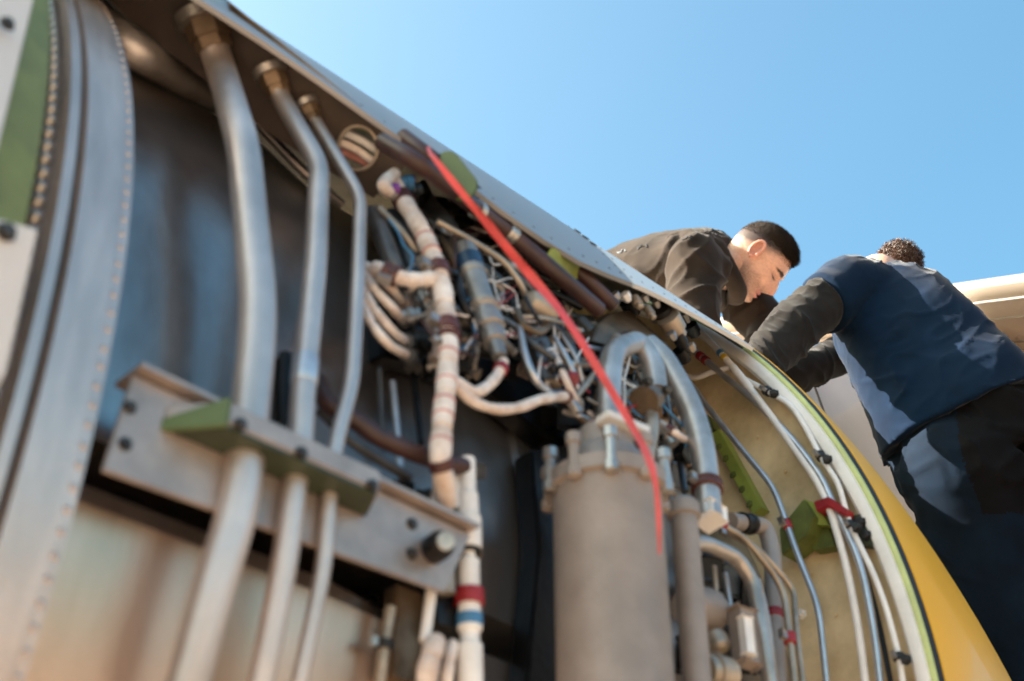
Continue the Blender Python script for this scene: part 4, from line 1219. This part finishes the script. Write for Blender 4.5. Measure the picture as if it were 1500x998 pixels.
# ------------------------------------------------ head
def head_mesh(nu=190, nv=160):
    vs, tone = [], []
    ells = [((0, -.011, .028), (.0765, .101, .092)), ((0, .012, -.020), (.066, .074, .085)), ((0, .026, -.066), (.052, .054, .058)), ((0, .042, -.090), (.032, .040, .034)), ((0, -.045, -.02), (.06, .055, .07))]
    def exit_r(d):
        rs = []
        for c, r in ells:
            o = [-c[i] / r[i] for i in range(3)]
            v = [d[i] / r[i] for i in range(3)]
            A = sum(x * x for x in v); B = sum(a * b for a, b in zip(o, v)); C_ = sum(x * x for x in o) - 1
            D_ = B * B - A * C_
            if D_ > 0: rs.append((-B + math.sqrt(D_)) / A)
            else: rs.append(0.0)
        k = 90.0
        m_ = max(rs)
        return m_ + math.log(sum(math.exp(k * (x - m_)) for x in rs)) / k * .6
    g_ = lambda x, s: math.exp(-(x / s) ** 2)
    for i in range(nv + 1):
        phi = math.pi * i / nv
        for j in range(nu):
            lam = 2 * math.pi * j / nu
            # denser columns on the face
            lam = lam - .45 * math.sin(lam)
            d = (math.sin(phi) * math.sin(lam), math.sin(phi) * math.cos(lam), math.cos(phi))
            r = exit_r(d)
            x, y, z = d[0] * r, d[1] * r, d[2] * r
            X = abs(x)
            front = 1 / (1 + math.exp(-(y - .03) * 120))
            dy = 0.0
            # nose
            zn = z
            if zn < .02:
                h = np.interp(zn, [-.058, -.050, -.043, -.036, -.02, 0, .02], [0, .008, .025, .032, .025, .014, .003])
                sx = np.interp(zn, [-.055, -.044, -.03, 0, .02], [.015, .015, .012, .009, .010])
                dy += h * g_(x, sx)
            dy += .007 * g_(X - .015, .007) * g_(z + .044, .009)
            dy += .0075 * g_(z - .024, .011) * g_(X - .026, .026)          # brow
            dy += -.005 * g_(x, .016) * g_(z - .012, .010)                    # root of the nose
            dy += -.012 * g_(X - .032, .016) * g_(z - .004, .011)          # socket
            dy += .0075 * g_(X - .031, .012) * g_(z + .001, .008)          # lid
            dy += -.002 * g_(X - .031, .016) * g_(z + .012, .004)
            dy += .005 * g_(X - .048, .020) * g_(z + .026, .018)           # cheekbone
            dy += -.003 * g_(X - .040, .016) * g_(z + .062, .018)
            dy += .0065 * g_(x, .021) * g_(z + .0665, .0055)               # upper lip
            dy += .0075 * g_(x, .018) * g_(z + .0805, .0058)               # lower lip
            dy += -.005 * g_(x, .026) * g_(z + .0735, .0025)
            dy += -.004 * g_(x, .022) * g_(z + .091, .006)
            dy += .009 * g_(x, .022) * g_(z + .108, .014)                  # chin
            y += dy * front
            vs.append(Vector((x, y, z)))
            # natural colouring of skin, lips, brows, stubble, cropped hair
            nz = noise.noise(Vector((x, y, z)) * 60)
            c = Vector((.56, .315, .225))
            c = c.lerp(Vector((.60, .27, .20)), .5 * g_(x, .02) * g_(z + .04, .015) * front)
            st = (1 / (1 + math.exp((z + .045 + .012 * nz) * 220))) * (1 / (1 + math.exp(-(y + .02) * 120)))
            st *= .85 * (.75 + .5 * noise.noise(Vector((x, y, z)) * 300))
            c = c.lerp(Vector((.17, .10, .075)), max(0, min(st, 1)))
            lip = front * max(g_(x, .022) * g_(z + .067, .006), g_(x, .019) * g_(z + .080, .0065))
            c = c.lerp(Vector((.50, .17, .15)), min(1, lip * 1.1))
            ls = front * min(1, 1.7 * g_(X - .032, .0125) * g_(z + .0075 - 12 * (X - .032) ** 2, .0026))
            c = c.lerp(Vector((.02, .012, .01)), ls)
            br = front * max(0, min(1, 3.2 * g_(X - .032, .021) * g_(z - .021 - .10 * (X - .03) * (1 if X < .04 else -1.5), .0052) - .55))
            c = c.lerp(Vector((.025, .016, .012)), br)
            # cropped sides fading up to the dark top
            hl = z - np.interp(y, [-.12, -.06, -.01, .035, .06, .09], [-.035, -.025, .004, .026, .060, .078])
            fade = max(0, min(1, (hl + .006 * nz) / .036))
            c = c.lerp(Vector((.030, .020, .017)), (fade ** 1.1) * .95)
            tone.append(c)
    fs = []
    for i in range(nv):
        for j in range(nu):
            j2 = (j + 1) % nu
            fs.append((i * nu + j, i * nu + j2, (i + 1) * nu + j2, (i + 1) * nu + j))
    return vs, fs, tone

def ear_mesh(sx):
    """helix, concha and lobe on the side sx"""
    vs, fs = [], []
    base = Vector((sx * .0745, -.012, -.004))
    hel = []
    for k in range(15):
        a = R_(-70 + 300 * k / 14)
        hel.append(base + Vector((sx * (.011 + .008 * math.sin(a * .5 + .4)), -.004 - .017 * math.cos(a - .3) * 1.0, .006 + .029 * math.sin(a - .3))))
    path = catmull(hel, 3)
    v, f = sweep(path, [.0046] * len(path), 8)
    vs += v; fs += f
    # flat inner shell
    b = len(vs)
    n = 20
    c0 = base + Vector((sx * .004, -.004, .004))
    vs.append(c0)
    for k in range(n):
        a = 2 * math.pi * k / n
        vs.append(base + Vector((sx * .012, -.006 + .016 * math.cos(a), .005 + .027 * math.sin(a))))
    for k in range(n):
        fs.append((b, b + 1 + k, b + 1 + (k + 1) % n))
    v, f = ball(base + Vector((sx * .009, .0, -.023)), (.006, .008, .009), 10)
    b = len(vs); vs += v; fs += [tuple(i + b for i in q_) for q_ in f]
    v, f = ball(base + Vector((sx * .006, .008, -.002)), (.006, .005, .008), 10)
    b = len(vs); vs += v; fs += [tuple(i + b for i in q_) for q_ in f]
    return vs, fs

def hand_mesh(wrist, fwd, palm_n, s=1.0, side=1):
    """palm, four unequal curled fingers and a thumb leaving the side of the palm"""
    fwd = fwd.normalized(); pn = (palm_n - fwd * palm_n.dot(fwd)).normalized(); lat = fwd.cross(pn) * side
    out = [loft_rings([(wrist, lat * .026 * s, pn * .019 * s, 2.4), (wrist + fwd * .04 * s, lat * .038 * s, pn * .016 * s, 2.8), (wrist + fwd * .085 * s, lat * .042 * s, pn * .013 * s, 3)], 5, 20)]
    for k, (o, L) in enumerate(((-.031, .066), (-.011, .074), (.011, .070), (.030, .056))):
        b = wrist + fwd * .082 * s + lat * o * s
        d = fwd
        pts = [(b - fwd * .012 * s, .0095 * s)]
        for j in range(3):
            ang = (.30 + .06 * k) * (j + .6)
            d = (fwd * math.cos(ang) + pn * math.sin(ang))
            b = b + d * L * (.45, .32, .25)[j] * s
            pts.append((b, (.0092, .0085, .0072)[j] * s))
        out.append(limb(pts, 4, 10))
    b = wrist + fwd * .025 * s - lat * .030 * s
    pts = [(b, .012 * s)]
    for j, (a, L) in enumerate(((.9, .032), (.65, .03), (.4, .024))):
        d = fwd * math.cos(a) - lat * math.sin(a) * .8 + pn * .45
        b = b + d.normalized() * L * s
        pts.append((b, (.0112, .010, .008)[j] * s))
    out.append(limb(pts, 4, 10))
    return out

def body(name, head_origin, Rm, scale, pieces, parent, label=None, with_head=True):
    """one skin mesh: head with ears and neck, torso, arms and hands under the clothes"""
    vs, fs, tone = [], [], []
    if with_head:
        v, f, tn = head_mesh()
        for sx in (1, -1):
            ev, ef = ear_mesh(sx)
            b = len(v)
            v = v + ev
            f = f + [tuple(i + b for i in q_) for q_ in ef]
            tn = tn + [Vector((.55, .25, .18))] * len(ev)
        vs = [head_origin + Rm @ (p * scale) for p in v]
        fs = list(f); tone = list(tn)
    for v, f in pieces:
        b = len(vs)
        vs += v
        fs += [tuple(i + b for i in q_) for q_ in f]
        tone += [Vector((.52, .30, .21))] * len(v)
    me = bpy.data.meshes.new(name)
    me.from_pydata([tuple(v) for v in vs], [], fs)
    ca = me.color_attributes.new('tone', 'FLOAT_COLOR', 'POINT')
    ca.data.foreach_set('color', np.array([(t.x, t.y, t.z, 1) for t in tone], dtype=np.float32).ravel())
    bm = bmesh.new(); bm.from_mesh(me)
    bmesh.ops.recalc_face_normals(bm, faces=bm.faces)
    bm.to_mesh(me); bm.free()
    me.materials.append(MATS['skin'])
    me.shade_smooth()
    o = bpy.data.objects.new(name, me)
    COL.objects.link(o)
    adopt(o, parent)
    if label: o['label'] = label
    return o

def camdir(r, u, t):
    """direction given as picture right, picture up, towards the camera"""
    return RGT * r + UPV * u - FWD * t

# ======================================================== man in the brown hoodie
M1 = thing('person', 'man in dark brown hoodie with short dark hair leaning over the engine', 'person', (2.6, .75, .88), 'mechanics')
K1 = 1.1
H1 = DP(1110, 383, 3.78 * K1)
Fv = camdir(.612, -.75, .26).normalized()
Uv = camdir(.789, .606, -.09)
Uv = (Uv - Fv * Uv.dot(Fv)).normalized()
Xv = Fv.cross(Uv)
RH = Matrix((Xv, Fv, Uv)).transposed()
HS = .915
hp = lambda x, y, z: H1 + RH @ (Vector((x, y, z)) * HS)
neck1 = [(hp(0, -.03, -.05), .060), (hp(0, -.055, -.12), .058), (hp(0, -.075, -.20), .066)]

lat1 = camdir(-.25, -.25, .93).normalized()           # towards his right hand, nearest the camera
def tor(px, py, dep, a, b, e=2.4, lat=lat1):
    c = DP(px, py, dep)
    return c, a, b, e
sp = [(866, 452, 4.10, .165, .115), (905, 424, 4.02, .160, .112), (950, 408, 3.95, .170, .115), (1000, 402, 3.88, .190, .118), (1040, 400, 3.84, .185, .110), (1066, 399, 3.82, .12, .085)]
keys = []
cs = [DP(s[0], s[1], s[2] * K1) for s in sp]
for i, s in enumerate(sp):
    tg_ = (cs[min(i + 1, 5)] - cs[max(i - 1, 0)]).normalized()
    L_ = (lat1 - tg_ * lat1.dot(tg_)).normalized()
    B_ = tg_.cross(L_).normalized()
    keys.append((cs[i], L_ * s[3] * K1, B_ * s[4] * K1, 2.5))
torso1 = loft_rings(keys)
sh_r = DP(1018, 386, 3.62 * K1); el_r = DP(1016, 470, 3.48 * K1); wr_r = DP(1040, 530, 3.45 * K1)
sh_l = DP(1075, 420, 3.98 * K1); el_l = DP(1128, 486, 3.86 * K1); wr_l = DP(1100, 560, 3.6 * K1)
arm_r = limb([(sh_r + (cs[4] - sh_r) * .5, .075 * K1), (sh_r, .074 * K1), (sh_r.lerp(el_r, .5), .068 * K1), (el_r, .066 * K1), (el_r.lerp(wr_r, .5), .058 * K1), (wr_r, .044 * K1)])
arm_l = limb([(sh_l + (cs[4] - sh_l) * .5, .07 * K1), (sh_l, .078 * K1), (sh_l.lerp(el_l, .5), .070 * K1), (el_l, .066 * K1), (el_l.lerp(wr_l, .5), .056 * K1), (wr_l, .044 * K1)])
# hood bunched round the neck
nax = (hp(0, -.03, -.05) - hp(0, -.085, -.23)).normalized()
nc = hp(0, -.050, -.112)
hu = (Fv - nax * Fv.dot(nax)).normalized(); hv = nax.cross(hu)
hood = []
for k in range(25):
    a = 2 * math.pi * k / 24
    back = .5 - .5 * math.cos(a)                 # 0 at the throat, 1 at the nape
    hood.append((nc + (hu * math.cos(a) * .096 + hv * math.sin(a) * .104) + nax * (.018 * math.cos(a * 1) - .02 * back) - hu * .012, .029 + .012 * back))
hood_p = [limb(hood, 3, 18)]
hood2 = []
for k in range(17):
    a = R_(70 + 220 * k / 16)
    hood2.append((nc + (hu * math.cos(a) * .105 + hv * math.sin(a) * .112) - nax * .050 - hu * .016, .034))
hood_p.append(limb(hood2, 3, 18))
hood_p.append(limb([(nc - hu * .10 - nax * .02, .032), (nc - hu * .125 - nax * .07, .04), (nc - hu * .118 - nax * .13, .03)], 5, 18))
hf = folds(camdir(.75, -.6, .1), .011, 13, 3, .6, .006, 6)
ho1 = garment('hoodie', [torso1, arm_r, arm_l], 'hoodie', M1, .0065, 4, hf, 'dark brown hooded sweatshirt, sunlit on the back')
garment('hood', hood_p, 'hoodie', M1, .006, 3, folds(nax, .006, 22, 9, .5, .004, 9), 'dark brown hood bunched round the neck')
b1 = [limb([(neck1[0][0], .056), (neck1[1][0], .056), (neck1[2][0], .06), (cs[4], .07), (cs[2], .09), (cs[0], .09)], 6, 20),
      limb([(cs[4], .06), (sh_r, .05), (el_r, .042), (wr_r, .028)], 5, 14), limb([(cs[4], .06), (sh_l, .05), (el_l, .042), (wr_l, .028)], 5, 14)]
b1 += hand_mesh(wr_r, (wr_r - el_r), camdir(.6, -.3, .3), 1.0) + hand_mesh(wr_l, (wr_l - el_l), camdir(-.6, -.3, .3), 1.0, -1)
body('body', H1, RH, HS, b1, M1, 'tanned face turned down with short beard stubble')
# legs down to the platform
hipc = cs[0]
PZ1 = hipc.z - .92
M1_base = Vector((hipc.x, hipc.y + .42, PZ1))
platform(hipc.x + .05, hipc.y + .55, 1.0, .9, PZ1, 'raised work platform behind the yellow cowl')
lg = []
for s in (-1, 1):
    hj = hipc + lat1 * .09 * s
    f0 = Vector((hipc.x + .02 + .13 * s, hipc.y + .42, PZ1 + .07))
    kn_ = hj.lerp(f0, .5) + Vector((-.03, -.05, 0))
    lg.append(limb([(hj, .11), (hj.lerp(kn_, .5), .092), (kn_, .072), (kn_.lerp(f0, .5), .066), (f0, .055)], 6, 20))
    v_, f_ = limb([(f0 + Vector((0, .05, -.02)), .045), (f0 + Vector((0, -.08, -.03)), .045), (f0 + Vector((0, -.17, -.035)), .035)], 5, 16)
    mk('boot', v_, f_, 'boot', M1)
garment('trousers', lg + [loft_rings([(hipc + (cs[0] - cs[1]) * .5, keys[0][1] * .8, keys[0][2] * .9, 2.4), (hipc, keys[0][1] * .95, keys[0][2] * .98, 2.4), (cs[1], keys[1][1] * .92, keys[1][2] * .92, 2.4)])], 'trouser_black', M1, .012, 4, folds(Vector((0, 0, 1)), .01, 12, 5))
from mathutils.bvhtree import BVHTree
def letters(txt, px, py, size, m_, rot=0.0):
    tree = BVHTree.FromPolygons([v.co for v in ho1.data.vertices], [tuple(p.vertices) for p in ho1.data.polygons])
    hit_ = tree.ray_cast(CAM, ray(px, py).normalized())
    if hit_[0] is None: return
    n_ = hit_[1] if hit_[1].dot(FWD) < 0 else -hit_[1]
    cu_ = bpy.data.curves.new('txt', 'FONT')
    cu_.body = txt; cu_.size = size; cu_.extrude = .0015; cu_.align_x = 'CENTER'; cu_.align_y = 'CENTER'
    to = bpy.data.objects.new('txt', cu_)
    COL.objects.link(to)
    dg = bpy.context.evaluated_depsgraph_get(); dg.update()
    me_ = bpy.data.meshes.new_from_object(to.evaluated_get(dg))
    bpy.data.objects.remove(to)
    xr = camdir(math.cos(rot), math.sin(rot), 0); xr = (xr - n_ * xr.dot(n_)).normalized()
    yr = n_.cross(xr)
    for v in me_.vertices:
        q0 = hit_[0] + xr * v.co.x + yr * v.co.y
        h2 = tree.find_nearest(q0)
        v.co = h2[0] + n_ * (v.co.z + .0016)
    me_.materials.clear(); me_.materials.append(MATS[m_])
    o = bpy.data.objects.new('printed_letter', me_)
    COL.objects.link(o); o.parent = ho1
for a_ in (('V', 909, 370, .034, 'print_light', .15), ('I', 916, 368, .034, 'print_light', .15), ('K', 938, 363, .036, 'print_dark', .2), ('I', 947, 361, .036, 'print_dark', .2), ('U', 1003, 350, .03, 'print_dark', .2), ('S', 1012, 349, .03, 'print_dark', .2)):
    letters(*a_)
# hair: short strands combed forward, longer at the fringe
random.seed(21)
vs, fs = [], []
for i in range(15000):
    # sample the crown
    lam = random.uniform(0, 2 * math.pi); cz = random.uniform(.0, 1)
    d = Vector((math.sqrt(1 - cz * cz) * math.sin(lam), math.sqrt(1 - cz * cz) * math.cos(lam), cz))
    p = Vector((d.x * .0765, -.014 + d.y * .101, .028 + d.z * .094))
    hl = p.z - float(np.interp(p.y, [-.12, -.06, -.01, .035, .06, .09], [.045, .058, .062, .060, .066, .080]))
    if hl < -.022: continue
    if hl < 0 and random.random() < .25 - hl * 12: continue
    L_ = np.interp(p.y, [-.1, -.03, .03, .085], [.012, .020, .030, .036]) * random.uniform(.75, 1.15) * max(.16, min(1, .34 + hl * 26))
    dirn = (d * .75 + Vector((random.gauss(.0, .22), .75 + random.gauss(0, .18), .12))).normalized()
    bend = Vector((0, .35, -.45 if p.y > .05 else -.15))
    wd_ = .0010
    sd = d.cross(dirn).normalized() * wd_
    a, b, c = p, p + dirn * L_ * .55, p + (dirn + bend * .5).normalized() * L_
    k = len(vs)
    up_ = d * wd_ * .8
    vs += [hp(*(a - sd)), hp(*(a + sd)), hp(*(a + up_)), hp(*(b - sd * .8)), hp(*(b + sd * .8)), hp(*(b + up_)), hp(*c)]
    fs += [(k, k + 1, k + 4, k + 3), (k + 1, k + 2, k + 5, k + 4), (k + 2, k, k + 3, k + 5), (k + 3, k + 4, k + 6), (k + 4, k + 5, k + 6), (k + 5, k + 3, k + 6)]
hr = mk('hair', vs, fs, 'hair_dark', M1, smooth=False)
hr['label'] = 'short dark hair brushed forward'
# ======================================================== man in the navy shirt
M2 = thing('person', 'man in navy T-shirt over grey sleeves seen from behind, bending over the cowl', 'person', (3.05, -.55, .24), 'mechanics')
platform(3.25, -.62, .95, 1.0, .22, 'low work platform in front of the yellow cowl')
sp2 = [(1412, 622, 3.32, 130, .140), (1388, 580, 3.36, 122, .132), (1358, 540, 3.42, 108, .125), (1328, 494, 3.48, 100, .125), (1303, 454, 3.55, 88, .120), (1288, 426, 3.60, 64, .095), (1287, 406, 3.63, 34, .06)]
lat2 = camdir(.84, .53, .12).normalized()
cs2 = [DP(*s[:3]) for s in sp2]
keys2 = []
for i, s in enumerate(sp2):
    tg_ = (cs2[min(i + 1, 6)] - cs2[max(i - 1, 0)]).normalized()
    lt = camdir(*((.84, .53, .12), (.86, .50, .12), (.90, .43, .12), (.94, .33, .12), (.97, .22, .12), (.98, .15, .12), (.98, .15, .12))[i])
    L_ = (lt - tg_ * lt.dot(tg_)).normalized()
    B_ = tg_.cross(L_).normalized()
    keys2.append((cs2[i], L_ * (s[3] / F_PX * s[2]), B_ * s[4], 2.5))
torso2 = loft_rings(keys2)
shL = DP(1250, 428, 3.52); slL = DP(1205, 446, 3.45); elL = DP(1156, 486, 3.32); wrL = DP(1092, 560, 3.12)
shR = DP(1338, 462, 3.74); elR = DP(1230, 520, 3.75); wrR = DP(1130, 560, 3.45)
slv = limb([(cs2[4], .10), (shL, .092), (slL.lerp(shL, .4), .082), (slL, .080)])
slvR = limb([(cs2[4], .09), (shR, .075), (shR.lerp(elR, .4), .070)])
hem = keys2[0]
shirt = garment('t_shirt', [torso2, slv, slvR], 'shirt_navy', M2, .0065, 4, folds(camdir(-.62, .78, .1), .0068, 21, 8, .6, .009, 6), 'navy T-shirt with sunlit patches on the lower back')
garment('sleeve', [limb([(shL.lerp(slL, .7), .060), (slL, .066), (slL.lerp(elL, .5), .066), (elL, .064), (elL.lerp(wrL, .5), .056), (wrL, .046)])], 'sleeve_grey', M2, .006, 4, folds(camdir(-.75, -.6, 0), .013, 24, 2, .3, .004, 9), 'charcoal grey long sleeve pushed up in folds')
garment('sleeve', [limb([(shR, .058), (elR, .056), (elR.lerp(wrR, .5), .05), (wrR, .042)])], 'sleeve_grey', M2, .008, 4, folds(camdir(-.75, -.6, 0), .010, 17, 4, .25))
hipC = cs2[0]
legs = []
lk = [(DP(1408, 690, 3.24), 86), (DP(1452, 830, 3.18), 80), (DP(1505, 980, 3.12), 68)]
hjL, hjR = DP(1414, 668, 3.29), DP(1496, 650, 3.34)
legL = limb([(hjL, .10)] + [(p, w_ / F_PX * (p - CAM).dot(FWD)) for p, w_ in lk] + [(Vector((2.98, -.60, .30)), .075)], 8, 30)
off = DP(1566, 660, 3.26) - DP(1408, 690, 3.24)
legR = limb([(hjR, .095)] + [(p + off * (1 - .1 * i), w_ / F_PX * (p - CAM).dot(FWD) * .98) for i, (p, w_) in enumerate(lk)] + [(Vector((3.20, -.76, .30)), .075)], 8, 30)
seat = loft_rings([(cs2[1].lerp(cs2[2], .25), keys2[1][1] * .85, keys2[1][2] * .85, 2.4), (cs2[1], keys2[1][1] * .86, keys2[1][2] * .86, 2.4), (cs2[0], keys2[0][1] * .82, keys2[0][2] * .84, 2.4), (DP(1440, 690, 3.28), keys2[0][1] * .86, keys2[0][2] * .95, 2.3)])
latn = keys2[0][1].normalized()
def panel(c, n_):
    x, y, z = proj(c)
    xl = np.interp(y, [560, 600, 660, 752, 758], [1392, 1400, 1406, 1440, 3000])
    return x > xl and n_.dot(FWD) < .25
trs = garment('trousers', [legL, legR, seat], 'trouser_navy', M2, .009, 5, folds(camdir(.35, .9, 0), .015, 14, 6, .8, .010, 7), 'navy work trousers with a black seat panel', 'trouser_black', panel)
for p in (Vector((2.98, -.60, .27)), Vector((3.20, -.76, .27))):
    v_, f_ = limb([(p + Vector((.06, -.02, 0)), .05), (p + Vector((-.06, .04, -.005)), .05), (p + Vector((-.15, .08, -.015)), .036)], 5, 16)
    mk('boot', v_, f_, 'boot', M2)
H2 = DP(1312, 436, 3.84)
F2 = camdir(-.35, -.80, -.45).normalized(); U2 = camdir(.05, .5, -.85); U2 = (U2 - F2 * U2.dot(F2)).normalized()
R2 = Matrix((F2.cross(U2), F2, U2)).transposed()
b2 = [limb([(H2, .055), (cs2[6], .06), (cs2[4], .08), (cs2[0], .09)], 6, 16), limb([(cs2[5], .06), (shL, .05), (elL, .042), (wrL, .028)], 5, 14), limb([(cs2[5], .06), (shR, .05), (elR, .042), (wrR, .028)], 5, 14)]
b2 += hand_mesh(wrL, wrL - elL, camdir(.2, -.8, .2), 1.0) + hand_mesh(wrR, wrR - elR, camdir(-.2, -.8, .2), 1.0, -1)
body('body', H2, R2, .95, b2, M2)
# curly bun
random.seed(5)
bc_ = DP(1318, 385, 3.80)
vs, fs = [], []
v, f = ball(bc_, (.048, .048, .048), 18)
vs += v; fs += f
for i in range(2200):
    d = Vector((random.gauss(0, 1), random.gauss(0, 1), random.gauss(0, 1))).normalized()
    r0 = .047 + random.uniform(-.004, .009)
    a = Vector((random.gauss(0, 1), random.gauss(0, 1), random.gauss(0, 1)))
    u = d.cross(a).normalized(); v = d.cross(u)
    cr_ = random.uniform(.002, .006)
    ph = random.uniform(0, 6.28)
    path = [bc_ + d * (r0 + .0019 * k) + (u * math.cos(ph + k * .95) + v * math.sin(ph + k * .95)) * cr_ for k in range(8)]
    vv, ff = sweep(path, [.0006, .0008, .0008, .0008, .0008, .0007, .0005, .0003], 4, False)
    k = len(vs)
    vs += vv; fs += [tuple(i_ + k for i_ in q_) for q_ in ff]
cu = mk('curly_hair', vs, fs, 'hair_curly', M2, smooth=True, sharp=80)
cu['label'] = 'curly brown bun lit from the left'
